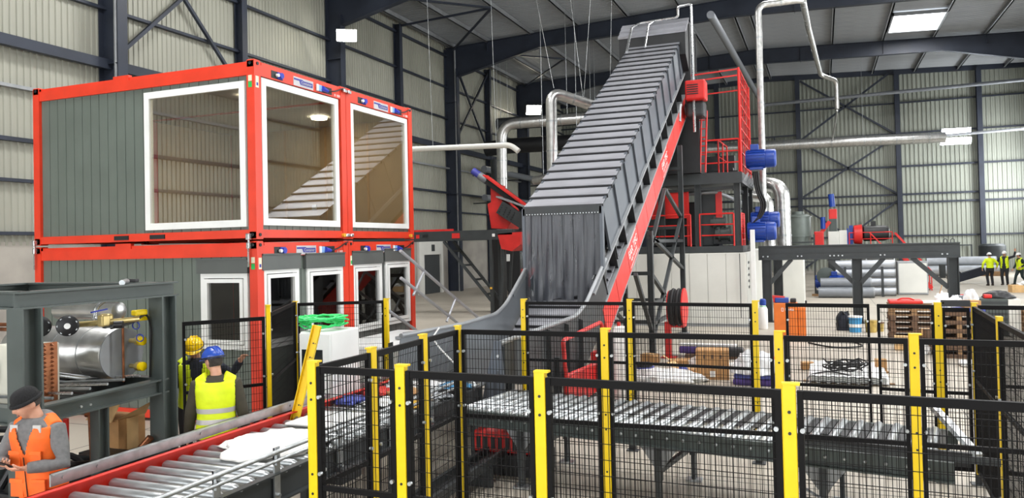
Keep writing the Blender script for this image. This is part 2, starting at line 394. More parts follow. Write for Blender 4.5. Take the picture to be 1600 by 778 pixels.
for i in range(20): o = link('cladding_sheet', me, wall_front, Vector((XL + (i + 1)*sb - .001, YF + .02, .2)) - owf); o.rotation_euler = (0, 0, PI)

# roof
ceiling = struct(MB().prism([(XL - .3, YF - .3, roof_z(XL) + .1), (-4, YF - .3, roof_z(-4) + .1), (XR + .3, YF - .3, roof_z(XR) + .1), (XR + .3, YF - .3, roof_z(XR) + .2), (-4, YF - .3, roof_z(-4) + .2), (XL - .3, YF - .3, roof_z(XL) + .2)], (0, YB - YF + .6, 0)).build('ceiling', 'roof_sheet'))
oc = wloc(ceiling)
wl, wr = -4 - XL, XR + 4
for nm, ln, rot, x0 in (('roof_sheet', math.hypot(wl, .045*wl), 0, XL), ('roof_sheet', math.hypot(wr, .045*wr), 1, XR)):
    p = []
    for i in range(5):
        yy = i*.207; p += [(yy, 0), (yy + .12, 0), (yy + .14, -.04), (yy + .185, -.04)]
    p.append((1.035, 0)); k = len(p); mb = MB()
    X1 = wl if not rot else -wr; hz = .045*abs(X1)
    mb.add([(0, y, z) for y, z in p] + [(X1, y, z + hz) for y, z in p], [(i, i + 1, k + i + 1, k + i) for i in range(k - 1)])
    me = sheet_mesh(nm, mb, 'roof_sheet')
    for i in range(int((YB - YF)/1.03)): link(nm, me, ceiling, Vector((x0, YF + i*1.032, roof_z(x0) + .006*(i % 2))) - oc)
for x in (-21.3, -19, -16.1, -13.1, -10.1, -7.1, -4.45, -3.55, -2 + .05, 1.05, 4.15, 7.15, 10.1, 13.2):
    if x == -1.95: continue
    z = roof_z(x) - .05
    MB().b2((x - .04, YF, z - .25), (x + .04, YB, z)).b2((x - .1, YF, z - .25), (x + .04, YB, z - .235)).build('purlin', 'galvanised_paint', ceiling)
for y in FR:
    rm = MB()
    top = [(XL + .1, 15.35), (-4, 16.1), (XR - .1, 15.25)]
    bot = [(XR - .85, 13.2), (7.6, 14.75), (3.2, 14.86), (-4, 15.12), (-9.5, 14.95), (-15.6, 14.72), (XL + .85, 13.5)]
    rm.prism([(a, y - .012, b) for a, b in [(XL + .1, 13.5)] + top + [(XR - .1, 13.2)] + bot], (0, .024, 0))
    for a, b in zip(bot, bot[1:]): rm.bar((a[0], y, a[1]), (b[0], y, b[1]), .34, .03)
    for a, b in zip(top, top[1:]): rm.bar((a[0], y, a[1]), (b[0], y, b[1]), .34, .03)
    for x in (-19, -13.1, -7.1, -1, 4.15, 10.1): rm.b2((x - .01, y - .16, 14.9), (x + .01, y + .16, roof_z(x) - .35))
    rm.build('rafter', 'navy_steel', ceiling)
for a, b in (((-21.3, 30.9), (-16, 37)), ((-16, 37), (-21.3, 43)), ((-21.5, 37), (-16, 37)), ((-21.3, 43.3), (-16, 49.3)), ((-16, 49.3), (-21.3, 55.4))):
    MB().bar((a[0], a[1], roof_z(a[0]) - .45), (b[0], b[1], roof_z(b[0]) - .45), .1, .1).build('roof_brace', 'navy_steel', ceiling)
# skylights
for i, (x, y) in enumerate(SKYLIGHTS + [(5.7, 51.4)]):
    z = roof_z(x) - .1; s = -.045 if x > -4 else .045
    M = Matrix.Rotation(-math.atan(s), 3, 'Y')
    o = struct(MB().box((x, y, z - .16), (2.75, 3.9, .06), M=M).build('window_%d' % (i + 1), 'sky_and_fill_panel'))
    fm = MB()
    for dx, dy, sx, sy in ((-1.42, 0, .1, 4.1), (1.42, 0, .1, 4.1), (0, -2, 2.94, .1), (0, 2, 2.94, .1)): fm.box(Vector((x, y, z - .12)) + M @ Vector((dx, dy, 0)), (sx, sy, .2), M=M)
    fm.build('frame', 'galvanised_paint', o)
k = len(SKYLIGHTS) + 2
for y, z in SIDE_FILL:  # added fill panels off frame, shaped like wall windows
    o = struct(MB().b2((XR - .12, y - 4.5, z - 2), (XR - .06, y + 4.5, z + 2)).build('window_%d' % k, 'sky_and_fill_panel')); k += 1
    fm = MB()
    for dy, dz, sy, sz in ((-4.55, 0, .1, 4.2), (4.55, 0, .1, 4.2), (0, -2.05, 9.2, .1), (0, 2.05, 9.2, .1)): fm.box((XR - .1, y + dy, z + dz), (.16, sy, sz))
    fm.build('frame', 'galvanised_paint', o)
for i, (x, z) in enumerate(REAR_FILL):  # added fill panels behind the camera, shaped like gates
    o = struct(MB().b2((x - 3.5, YF + .06, z - 3), (x + 3.5, YF + .14, z + 3)).build('door_%d' % (i + 2), 'sky_and_fill_panel'))
    fm = MB()
    for dx, dz, sx, sz in ((-3.6, 0, .2, 6.4), (3.6, 0, .2, 6.4), (0, 3.1, 7.4, .2), (0, -3.1, 7.4, .2)): fm.box((x + dx, YF + .1, z + dz), (sx, .2, sz))
    fm.build('frame', 'galvanised_paint', o)
# concrete plinth doorway at the far left
d = sroot('door_1', (XL + .02, 40.6, 0))
MB().b2((XL + .01, 39.1, 0), (XL + .16, 39.7, 3.15)).b2((XL + .01, 41.85, 0), (XL + .16, 42.1, 3.15)).b2((XL + .01, 39.7, 2.35), (XL + .16, 41.85, 3.15)).build('surround', 'white_panel', d)
MB().b2((XL + .012, 39.75, .02), (XL + .06, 41.8, 2.33)).build('door_leaf', 'dark_grey', d)
MB().b2((XL + .17, 40.6, 2.55), (XL + .2, 40.95, 2.95)).build('sign', 'dark_grey', d)
# ------------------------------------------------------------------ office containers
CX1 = -8.15; CLEN = 4.93; CX0 = CX1 - CLEN; CW = 2.44
def opening_planks(u0, u1, z0, z1, holes, put, pitch=.2):
    # vertical planks over [u0,u1]x[z0,z1] leaving the holes (ua, ub, za, zb) free
    n = max(1, round((u1 - u0)/pitch)); edges = [u0 + i*(u1 - u0)/n for i in range(n + 1)]
    cuts = sorted(set(edges + [h for H in holes for h in H[:2] if u0 < h < u1]))
    for a, b in zip(cuts, cuts[1:]):
        if b - a < .004: continue
        mid = (a + b)/2; segs = [(z0, z1)]
        for ha, hb, za, zb in holes:
            if ha < mid < hb:
                ns = []
                for s0, s1 in segs:
                    if za > s0: ns.append((s0, min(za, s1)))
                    if zb < s1: ns.append((max(zb, s0), s1))
                segs = ns
        for s0, s1 in segs:
            if s1 - s0 > .01: put(a, b, s0, s1, any(abs(a - e) < 1e-6 for e in edges), any(abs(b - e) < 1e-6 for e in edges))
def window_unit(parent, face, a, b, z0, z1, fw, casement=0, shutter=None, glass='window_glass'):
    # face: ('S', y) or ('E', x); a..b along the wall, outer frame fw wide
    ax, pos = face
    def P(u, dz, z): return (u, pos - dz, z) if ax == 'S' else (pos + dz, u, z)
    def B(mb, u0, u1, d0, d1, za, zb): p, q = P(u0, d0, za), P(u1, d1, zb); return mb.b2(p, q)
    fm = MB()
    for u0, u1, za, zb in ((a, a + fw, z0, z1), (b - fw, b, z0, z1), (a + fw, b - fw, z0, z0 + fw), (a + fw, b - fw, z1 - fw, z1)): B(fm, u0, u1, -.05, .035, za, zb)
    wf = fm.build('window_frame', 'white_frame', parent)
    i0, i1, j0, j1 = a + fw, b - fw, z0 + fw, z1 - fw
    if casement:
        c = MB(); g = .012
        for u0, u1, za, zb in ((i0 + g, i0 + g + casement, j0 + g, j1 - g), (i1 - g - casement, i1 - g, j0 + g, j1 - g), (i0 + g + casement, i1 - g - casement, j0 + g, j0 + g + casement), (i0 + g + casement, i1 - g - casement, j1 - g - casement, j1 - g)): B(c, u0, u1, -.03, .05, za, zb)
        c.build('casement', 'white_frame', wf); q = g + casement
        sm = MB(); B(sm, i0, i1, -.045, -.032, j0, j1 if False else j0 + g); sm.build('gasket', 'near_black', wf)
    else: q = 0
    gm = MB(); B(gm, i0 + q, i1 - q, 0, .006, j0 + q, j1 - q); gm.build('pane', glass, wf)
    if shutter:
        sm = MB(); B(sm, a - .06, b + .02, -.02, .06, z1, z1 + shutter); B(sm, a - .06, b + .02, .05, .075, z1 + shutter - .02, z1 + shutter); sm.build('shutter_box', 'panel_grey', parent)
    return wf
ZB = [0.03, 2.95]; ZT = [2.92, 5.76]
def container(level, bay, label, south=None, ends=(), panel='panel_green', seed=0):
    z0, z1 = ZB[level], ZT[level]; y0 = 9.49 + bay*(CW + .01); y1 = y0 + CW - .003
    t = thing('office_container', label, 'container', ((CX0 + CX1)/2, (y0 + y1)/2, z0), group=None)
    pw = .15
    for x in (CX0, CX1 - pw):
        for y in (y0, y1 - pw):
            p = MB().b2((x, y, z0), (x + pw, y + pw, z1 - .02)).build('corner_post', 'container_red', t)
            for zz in (z0, z1 - .13):
                c = MB().rbox((x + pw/2, y + pw/2, zz + .065), (pw, pw, .13), .012); c.build('corner_casting', 'container_red', p)
                h = MB(); h.cyl((x + pw/2, y - .012 if y == y0 else y + pw + .012, zz + .07), (x + pw/2, y + .02 if y == y0 else y + pw - .02, zz + .07), .026, 10)
                if x != CX0: h.cyl((x + pw + .012, y + pw/2, zz + .07), (x + pw - .02, y + pw/2, zz + .07), .026, 10)
                h.build('lifting_hole', 'near_black', p)
    for zz, hh, nm in ((z0 + .02, .13, 'floor_rail'), (z1 - .24, .17, 'roof_rail')):
        for a, b in (((CX0 + pw, y0 + .012), (CX1 - pw, y0 + .10)), ((CX0 + pw, y1 - .10), (CX1 - pw, y1 - .012)), ((CX1 - .10, y0 + pw), (CX1 - .012, y1 - pw)), ((CX0 + .012, y0 + pw), (CX0 + .10, y1 - pw))):
            r = MB(); r.b2((a[0], a[1], zz), (b[0], b[1], zz + hh))
            if nm == 'roof_rail':
                r.b2((a[0], a[1] + .03, zz + hh), (b[0], b[1], zz + hh + .05))
            r.build(nm, 'container_red', t)
    if level:   # fork pockets in the long floor rail
        for x in (-11.15, -10.35): MB().b2((x, y0 - .004, z0 + .05), (x + .32, y0 + .05, z0 + .12)).build('fork_pocket', 'near_black', t)
    MB().b2((-11.15, y0 + .02, z1 - .09), (-10.8, y0 + .09, z1 + .02)).build('spacer_block', 'container_red', t)
    zi0, zi1 = z0 + .15, z1 - .24
    yi = y0 + .05; xi = CX1 - .05
    sh = [] if not south else [(south[0] + .01, south[1] - .01, south[2] + .01, south[3] - .01 + (south[5] or 0))]
    def putS(a, b, s0, s1, ga, gb):
        g0 = .006 if ga else 0; g1 = .006 if gb else 0
        MB().b2((a + g0, yi, s0), (b - g1, yi + .06, s1)).build('wall_panel', panel, t)
    if bay == 0: opening_planks(CX0 + pw, CX1 - pw, zi0, zi1, sh, putS)
    else: MB().b2((CX0 + pw, y1 - .1, zi0), (CX1 - pw, y1 - .04, zi1)).build('wall_panel', panel, t)
    eh = [(e[0] + .01, e[1] - .01, e[2] + .01, e[3] - .01 + (e[5] or 0)) for e in ends]
    def putE(a, b, s0, s1, ga, gb):
        g0 = .006 if ga else 0; g1 = .006 if gb else 0
        MB().b2((xi - .06, a + g0, s0), (xi, b - g1, s1)).build('wall_panel', panel, t)
    opening_planks(y0 + pw, y1 - pw, zi0, zi1, eh, putE, .195)
    MB().b2((CX0 + .04, y0 + pw, zi0), (CX0 + .1, y1 - pw, zi1)).build('wall_panel', panel, t)
    MB().b2((CX0 + .1, y0 + .11, z0 + .12), (CX1 - .12, y1 - .1, z0 + .15)).build('floor_board', 'interior_floor', t)
    MB().b2((CX0 + .1, y0 + .1, z1 - .25), (CX1 - .1, y1 - .1, z1 - .12)).build('roof_panel', 'white_panel', t)
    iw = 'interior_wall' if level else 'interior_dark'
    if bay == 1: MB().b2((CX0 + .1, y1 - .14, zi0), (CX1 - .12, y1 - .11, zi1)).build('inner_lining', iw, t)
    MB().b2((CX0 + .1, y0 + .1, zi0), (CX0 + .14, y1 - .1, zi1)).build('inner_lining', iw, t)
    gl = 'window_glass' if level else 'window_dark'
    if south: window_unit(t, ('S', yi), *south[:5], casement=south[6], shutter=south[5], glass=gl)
    for e in ends: window_unit(t, ('E', xi), *e[:5], casement=e[6], shutter=e[5], glass=gl)
    # end rail fittings
    zr = z1 - .155
    dy = y0 - 9.49
    def recess(u0, u1): MB().b2((CX1 - .013, u0, zr - .06), (CX1 - .008, u1, zr + .06)).build('socket_recess', 'near_black', t)
    recess(9.9 + dy, 10.18 + dy); recess(11.06 + dy, 11.52 + dy)
    s = MB(); s.cyl((CX1 - .01, 10.1 + dy, zr), (CX1 + .05, 10.1 + dy, zr), .048, 12); s.rbox((CX1, 10.1 + dy, zr), (.03, .12, .11), .01); s.build('power_socket', 'socket_blue', t)
    c = MB().cyl((CX1 + .002, 10.02 + dy, zr - .005), (CX1 + .045, 10.02 + dy, zr - .005), .028, 10); c.build('socket_cap', 'white_frame', t)
    s = MB(); s.rbox((CX1, 11.14 + dy, zr), (.035, .14, .11), .01); s.build('plug_box', 'socket_light', t)
    MB().rbox((CX1, 11.085 + dy, zr), (.04, .05, .12), .008).build('plug_flange', 'white_frame', t)
    s = MB(); s.tube([(CX1 + .02, 11.2 + dy, zr), (CX1 + .02, 11.36 + dy, zr - .02)], [.05, .03], 12); s.build('power_plug', 'socket_blue', t)
    s = MB(); s.tube(bend([(CX1 + .02, 11.36 + dy, zr - .02), (CX1 + .03, 11.6 + dy, zr + .02), (CX1 + .02, 11.78 + dy, zr + .1), (CX1 + .01, 11.9 + dy, zr + .13)], .1), .012, 6); s.build('lead', 'cable', t)
    b = MB().b2((CX1 - .013, 10.45 + dy, zr - .075), (CX1 - .006, 10.98 + dy, zr + .075)).build('name_plate', 'sign_silver', t)
    q = MB(); q.prism([(CX1 - .005, u, z) for u, z in ((10.46 + dy, zr + .05), (10.68 + dy, zr + .05), (10.72 + dy, zr + .035), (10.96 + dy, zr + .035), (10.96 + dy, zr - .04), (10.63 + dy, zr - .04), (10.6 + dy, zr + .02), (10.46 + dy, zr + .02))], (.003, 0, 0)); q.build('emblem', 'sign_blue', b)
    text('Container', .07, 'sign_silver', b, frame3((CX1 - .001, 10.79 + dy, zr - .002), (0, 1, 0), (0, 0, 1)))
    text('01 1809568' if level == 0 else '01 1809571', .065, 'white_paint', t, frame3((CX1 - .0105, 11.72 + dy, zr - .045), (0, 1, 0), (0, 0, 1)), ext=.001, sx=.8)
    if bay == 0:
        MB().b2((CX1 - .115, y0 - .003, z1 - .34), (CX1 - .045, y0, z1 - .25)).build('safety_sticker', 'sticker_cream', t)
        MB().b2((CX1 - .115, y0 - .004, z1 - .44), (CX1 - .045, y0, z1 - .35)).build('exit_sticker', 'sticker_green', t)
        st = MB().b2((CX1, y0 + .03, z1 - .44), (CX1 + .003, y0 + .1, z1 - .26)).build('approval_sticker', 'sticker_cream', t)
        MB().b2((CX1 + .003, y0 + .045, z1 - .41), (CX1 + .005, y0 + .085, z1 - .36)).build('emblem', 'sign_blue', st)
    elif level == 0:
        st = MB().b2((CX1, y0 + .05, z1 - .46), (CX1 + .003, y0 + .12, z1 - .28)).build('approval_sticker', 'sticker_cream', t)
        MB().b2((CX1 + .003, y0 + .06, z1 - .43), (CX1 + .005, y0 + .11, z1 - .37)).build('emblem', 'sticker_green', st)
    return t
U1 = container(1, 0, 'upper red-framed office container at the near corner, two big picture windows', (-10.46, -8.36, 3.15, 5.44, .11, None, 0), [(9.67, 11.72, 3.17, 5.5, .11, None, 0)])
U2 = container(1, 1, 'upper red-framed office container behind, one big window facing the steep conveyor', None, [(12.1, 14.2, 3.17, 5.5, .1, None, 0)])
L1 = container(0, 0, 'lower red-framed office container at the near corner, behind the two men in helmets', (-9.3, -8.36, 1.22, 2.42, .075, .24, .06), [(9.66, 10.52, 1.22, 2.46, .06, .26, .06), (10.74, 11.79, 1.22, 2.45, .06, .26, .06)])
L2 = container(0, 1, 'lower red-framed office container on the right, beside the aluminium handrail', None, [(12.1, 13.1, 1.2, 2.47, .06, .26, .06), (13.24, 14.2, 1.22, 2.5, .06, .26, .06)], 'panel_grey')
# sockets and trunking on the inner wall of the upper floor
so = MB(); so.rbox((-10.6, 14.23, 3.72), (.12, .03, .12), .01); so.build('wall_outlet', 'white_frame', U2)
so = MB(); so.rbox((-9.9, 14.23, 3.74), (.24, .03, .12), .01); so.build('wall_outlet', 'white_frame', U2)
for x in (-12.4, -11.4, -10.3, -9.2): MB().b2((x, 14.22, 3.1), (x + .05, 14.24, 5.5)).build('lining_strip', 'cardboard_light', U2)
MB().b2((-12.4, 14.2, 3.12), (-11.9, 14.24, 5.2)).build('inner_door', 'ochre', U2)
for c_, x_, y_ in ((U1, -9.3, 10.7), (U2, -9.6, 13.1)):
    MB().cyl((x_, y_, ZT[1] - .3), (x_, y_, ZT[1] - .262), .16, 20).build('ceiling_lamp', 'lamp_lens', c_)
    l = bpy.data.lights.new('room_lamp', 'AREA'); l.shape = 'DISK'; l.size = .3; l.energy = 9; l.color = (1, .9, .72)
    o = bpy.data.objects.new('room_lamp', l); COL.objects.link(o); o.parent = c_; o.location = Vector((x_, y_, ZT[1] - .31)) - c_.location
# bridge clamps between the upper and lower units
def clamp(p, ang, lab):
    t = thing('bridge_clamp', lab, 'clamp', p); x, y, z = p
    MB().rbox((x, y, z + .02), (.07, .07, .1), .012).rbox((x, y, z - .12), (.06, .06, .1), .012).build('clamp_body', 'aluminium', t)
    MB().cyl((x, y, z - .12), (x, y, z + .06), .016, 8).build('spindle', 'galvanised', t)
    MB().bar((x - .01, y, z - .16), (x - .02*math.cos(ang), y, z - .45), .025, .012).build('handle', 'aluminium', t)
clamp((CX1 - .12, 9.445, 2.97), 1, 'aluminium clamp joining the stacked containers at the near corner')
clamp((CX0 + .06, 9.445, 2.97), -1, 'aluminium clamp joining the stacked containers at the far left corner')
def coupling(y, z, lab):
    t = thing('container_coupling', lab, 'coupling', (CX1 + .03, y, z - .04))
    MB().rbox((CX1 + .035, y - .07, z), (.05, .09, .06), .012).rbox((CX1 + .035, y + .07, z), (.05, .09, .06), .012).build('jaw', 'aluminium', t)
    MB().cyl((CX1 + .035, y - .12, z), (CX1 + .035, y + .12, z), .014, 8).build('spindle', 'galvanised', t)
coupling(11.93, 5.68, 'aluminium coupling joining the two upper containers at roof height')
coupling(11.93, 3.02, 'aluminium coupling joining the two upper containers at floor height')
for y, l in ((11.78, 'yellow cap on the middle seam of the stacked containers'), (14.22, 'yellow cap on the right seam of the stacked containers')):
    tag(MB().cyl((CX1 - .02, y, 3.02), (CX1 + .04, y, 3.02), .035, 12).build('yellow_stopper', 'ochre'), l, 'stopper')
# ------------------------------------------------------------------ machine fence: yellow posts, black mesh panels
PX = {}
def post(key, x, y, label, h=2.0, face=(0, -1), w=.07):
    t = thing('fence_post', label, 'fence post', (x, y, 0), group=None); PX[key] = (x, y)
    rz = math.atan2(face[0], -face[1])
    c, s = math.cos(rz), math.sin(rz)
    def W(a, b, z): return (x + a*c - b*s, y + a*s + b*c, z)
    MB().rbox(W(0, 0, .006), (.16, .13, .012), .003, rz).build('base_plate', 'dark_grey', t)
    MB().box(W(0, 0, .06), (w + .012, .062, .1), rz).build('foot_sleeve', 'near_black', t)
    m = MB(); m.rbox(W(0, 0, (h + .1)/2 + .005), (w, .05, h - .1), .006, rz); m.build('post_tube', 'fence_yellow', t)
    MB().box(W(.01, .0, h + .004), (w + .02, .05, .012), rz).build('post_cap', 'fence_yellow', t)
    for z in (h - .14, h - .25, 1.25, 1.12, .75, .3): MB().cyl(W(0, -.029, z), W(0, -.02, z), .009, 8).build('hole', 'near_black', t)
    return t
def panel(a, b, label, z0=.14, z1=1.97, mid=1.16, gap=.055, kick=0, header=0):
    a = Vector((a[0], a[1], 0)); b = Vector((b[0], b[1], 0)); d = (b - a).normalized(); a = a + d*gap; b = b - d*gap
    L = (b - a).length; n = Vector((-d.y, d.x, 0))
    t = thing('safety_fence', label, 'mesh fence', (a + b)/2 + Z*z0)
    for p, q, nm in ((a + Z*(z1 - .022), b + Z*(z1 - .022), 'top_rail'), (a + Z*(z0 + .02), b + Z*(z0 + .02), 'bottom_rail'), (a + Z*mid, b + Z*mid, 'middle_rail')):
        MB().bar(p, q, .03, .045 if nm != 'middle_rail' else .035).build(nm, 'fence_black', t)
    for p in (a, b):
        MB().bar(p + Z*z0, p + Z*z1, .04, .03, d).build('upright', 'fence_black', t)
        q = p + (d if p is a else -d)*.01
        for z in (z1 - .2, mid + .1, z0 + .2): MB().cyl(q - n*.04 + Z*z, q - n*.015 + Z*z, .013, 8).build('fixing_bolt', 'galvanised', t)
    m = MB(); r = .0019; k = max(2, round(L/.03))
    for i in range(1, k):
        c = a + d*(L*i/k); m.box((c.x, c.y, (z0 + z1)/2), (2*r, 2*r, z1 - z0 - .04), math.atan2(d.y, d.x))
    kz = round((z1 - z0)/.092)
    for i in range(1, kz):
        z = z0 + (z1 - z0)*i/kz; m.bar(a + Z*z + n*.003, b + Z*z + n*.003, 2*r, 2*r)
    tag(m.build('wire_mesh', 'fence_black', t), kind='stuff')
    if z0 == .3:
        for p in (a + d*.08, b - d*.08):
            MB().cyl(p - n*.015 + Z*.06, p + n*.015 + Z*.06, .06, 14).build('caster', 'rubber', t, True); MB().bar(p + Z*.06, p + Z*.32, .02, .03).build('caster_fork', 'galvanised', t)
    if header: MB().bar(a - d*gap*.4 + Z*(2.0), b + d*gap*.4 + Z*(2.0), .05, .07).build('header_bar', 'near_black', t)
    if kick:
        kp = MB().bar(a + Z*.22, b + Z*.22, .02, .16).build('kick_plate', 'near_black', t)
        text('SAFETY FENCE  KEEP CLOSED', .02, 'white_paint', kp, frame3((a + b)/2 - n*.012 + Z*.27, d, Z), ext=.0008)
    return t
post('F1', -3.23, 4.29, 'front row yellow fence post at the left corner, beside the white cloth')
post('F2', -2.54, 4.28, 'front row yellow fence post second from the left corner')
post('F3', -1.58, 4.26, 'front row yellow fence post standing in front of the roller gaps, third from the left')
post('F4', -.18, 4.2, 'front row yellow fence post farthest to the right, widest in the picture')
post('F5', 1.25, 4.13, 'front row yellow fence post beyond the right picture edge')
panel(PX['F1'], PX['F2'], 'narrow front mesh panel at the left corner of the fence')
panel(PX['F2'], PX['F3'], 'front mesh panel second from the left corner')
panel(PX['F3'], PX['F4'], 'wide front mesh panel in the middle of the front row')
panel(PX['F4'], PX['F5'], 'front mesh panel running out of the picture on the right')
post('S1', -3.21, 4.98, 'side run yellow post just behind the front left corner', face=(-1, 0))
post('S2', -3.24, 5.84, 'side run yellow post halfway along the fence by the left conveyor', face=(-1, 0))
post('S3', -3.25, 6.54, 'yellow corner post where side run meets the middle row', face=(-1, 0), w=.05)
panel(PX['F1'], PX['S1'], 'side mesh panel nearest the camera beside the red roller conveyor')
panel(PX['S1'], PX['S2'], 'side mesh panel second from the camera beside the red roller conveyor')
panel(PX['S2'], PX['S3'], 'side mesh panel farthest from the camera, before the grey hopper end')
post('M1', -1.81, 6.54, 'middle row yellow post in front of the red tube frame')
post('M2', -.35, 6.58, 'middle row yellow post left of the cable coil')
post('M3', .64, 6.56, 'middle row yellow post farthest to the right, before the sliding gate')
post('M4', 2.05, 6.5, 'middle row yellow post beyond the right picture edge')
panel(PX['S3'], PX['M1'], 'middle row mesh panel in front of the hopper and red tube frame')
panel(PX['M1'], PX['M2'], 'middle row mesh panel in front of the cardboard box')
panel(PX['M2'], PX['M3'], 'middle row mesh panel in front of the cable coil')
panel(PX['M3'], PX['M4'], 'middle row mesh panel running out of the picture on the right')
post('T2', -3.92, 9.95, 'rear row yellow post against the hopper wall')
post('T3', -2.41, 9.98, 'rear row yellow post in front of the trestle of the steep conveyor')
post('T4', -.79, 9.84, 'rear row yellow post beside the orange tool cabinet')
post('T5', 1.2, 9.68, 'rear row yellow post left of the narrow mesh door', w=.08)
post('T6', 1.55, 9.68, 'rear row yellow corner post right of the narrow mesh door', w=.05)
panel(PX['T2'], PX['T3'], 'rear row mesh panel in front of the red belt side plates', .25)
panel(PX['T3'], PX['T4'], 'rear row mesh panel in front of the hose reel', .25)
panel((-.47, 9.82), (.54, 9.76), 'left leaf of the black sliding mesh gate', .3, 1.98, 1.0)
panel((.54, 9.76), (1.2, 9.68), 'right leaf of the black sliding mesh gate', .3, 1.98, 1.0)
panel(PX['T5'], PX['T6'], 'narrow mesh door with a printed kick plate', .14, 1.95, 1.0, kick=1, header=1)
panel(PX['T6'], (2.12, 9.62), 'short rear mesh panel right of the corner post, before the crate', .14, 1.98, 1.1)
post('R1', 1.49, 8.04, 'right run yellow post, nearer than the narrow mesh door', face=(1, 0))
post('R2', 1.46, 6.62 - .2, 'right run yellow post beyond the right picture edge', face=(1, 0))
panel(PX['T6'], PX['R1'], 'right run mesh panel next to the narrow mesh door')
panel(PX['R1'], PX['R2'], 'right run mesh panel nearest the right picture edge')
post('T0', -7.29, 9.73 - .45, 'slim yellow post before the middle of the red containers', w=.05)
post('T1', -6.13, 9.93, 'yellow post between the green hose and the white cover')
post('L0', -6.26, 7.46, 'yellow post in front of the red container corner', h=2.1, face=(-.6, -.8))
panel(PX['L0'], PX['T0'], 'mesh panel in front of the left office window by the corner', z1=2.0)
panel(PX['T0'], PX['T1'], 'mesh panel behind the green hose, before the red middle post', z1=1.98)
panel((-6.85, 6.66), PX['L0'], 'black mesh panel standing open between the two men in helmets', z1=1.97)
# loose post leaning on the cabinet
t = thing('leaning_post', 'loose yellow fence post leaning in front of the white cabinet', 'fence post', (-5.42, 7.0, 0))
a, b = Vector((-5.62, 6.78, .02)), Vector((-5.16, 6.95, 1.93)); d = (b - a).normalized()
MB().bar(a, b, .085, .012, (.3, -1, 0)).build('web', 'fence_yellow', t)
x = d.cross(Vector((.3, -1, 0))).normalized(); n = x.cross(d)
for sgn in (-1, 1): MB().bar(a + x*sgn*.042 + n*.025, b + x*sgn*.042 + n*.025, .008, .05, n).build('flange', 'fence_yellow', t)
for k in (.12, .2, .45, .55, .82, .9):
    p = a.lerp(b, k); MB().cyl(p + n*.005, p + n*.009, .009, 8).build('hole', 'near_black', t); MB().cyl(p + n*.005 + x*.025, p + n*.009 + x*.025, .009, 8).build('hole', 'near_black', t)

# ------------------------------------------------------------------ left roller conveyor (red side plates)
RZ = .95
t = thing('roller_conveyor', 'long roller conveyor with red side plates running from the lower left towards the hopper', 'conveyor', (-4.85, 6, 0))
y0, y1 = 1.6, 9.25; xa, xb = -5.40, -4.30
MB().b2((xa - .05, y0, RZ - .25), (xa - .035, y1, RZ + .055)).b2((xa - .05, y0, RZ + .045), (xa + .02, y1, RZ + .055)).build('side_plate', 'roller_red', t)
MB().b2((xb + .03, y0, RZ - .26), (xb + .045, y1, RZ - .02)).b2((xb + .03, y0, RZ - .26), (xb + .1, y1, RZ - .245)).b2((xb + .03, y0, RZ - .03), (xb + .1, y1, RZ - .018)).build('side_frame', 'dark_grey', t)
gr = MB().b2((-5.52, 4.1, RZ + .05), (-5.505, 7.2, RZ + .15)).b2((-5.52, 4.1, RZ + .142), (-5.46, 7.2, RZ + .15)).build('guide_rail', 'galvanised', t)
for y in (4.2, 4.5, 5.6, 6.9): MB().cyl((-5.505, y, RZ + .1), (-5.495, y, RZ + .1), .012, 8).build('bolt', 'galvanised', gr)
MB().b2((-5.52, 7.25, RZ + .05), (-5.505, y1, RZ + .1)).build('guide_rail', 'galvanised', t)
n = int((y1 - y0)/.177)
rm = MB().lathe([(.02, -.02), (.036, 0), (.044, .015), (.044, xb - xa - .015), (.036, xb - xa), (.02, xb - xa + .03)], (0, 0, 0), (1, 0, 0), 14)
me = rm.mesh('roller'); me.materials.append(MATS['roller_steel']); me.shade_smooth(); me.set_sharp_from_angle(angle=.7)
bm_ = MB().lathe([(.014, 0), (.014, .012), (.006, .016)], (0, 0, 0), (1, 0, 0), 8); bme = bm_.mesh('axle_bolt'); bme.materials.append(MATS['galvanised'])
for i in range(n):
    y = 4.55 - int((4.55 - y0)/.177)*.177 + i*.177
    if y > y1 - .05: break
    r = link('roller', me, t, Vector((xa, y, RZ - .044)) - t.location)
    link('axle_bolt', bme, r, Vector((xb - xa + .045, 0, 0)))
for z, r_ in ((RZ + .16, .02), (RZ + .09, .016)):
    MB().tube([(xb + .1, 2.2, z), (xb + .1, 8.6, z)], r_, 10).build('guard_rail', 'galvanised', t, True)
for y in (3.7, 4.45, 5.12, 6.0, 6.9, 7.8):
    b = MB().b2((xb + .06, y - .035, RZ - .25), (xb + .075, y + .035, RZ + .19)).b2((xb + .06, y - .035, RZ + .05), (xb + .1, y - .03, RZ + .19)).build('bracket', 'galvanised', t)
    for z in (RZ + .15, RZ + .1, RZ - .2): MB().cyl((xb + .075, y, z), (xb + .1, y, z), .014, 8).build('bolt', 'galvanised', b)
for y in (2.4, 4.9, 7.0, 9.0):
    for x in (xa, xb + .03):
        l = MB().b2((x - .04, y - .04, .02), (x + .04, y + .04, RZ - .2)).build('leg', 'dark_grey', t)
        MB().b2((x - .07, y - .07, 0), (x + .07, y + .07, .02)).build('foot_plate', 'galvanised', l)
    MB().b2((xa, y - .03, RZ - .33), (xb, y + .03, RZ - .25)).build('cross_member', 'dark_grey', t)
MB().tube(bend([(xb + .1, 4.9, .72), (xb + .16, 5.0, .55), (xb + .12, 5.15, .48), (xb + .1, 5.3, .6)], .05), .02, 8).build('cable_loop', 'cable', t)
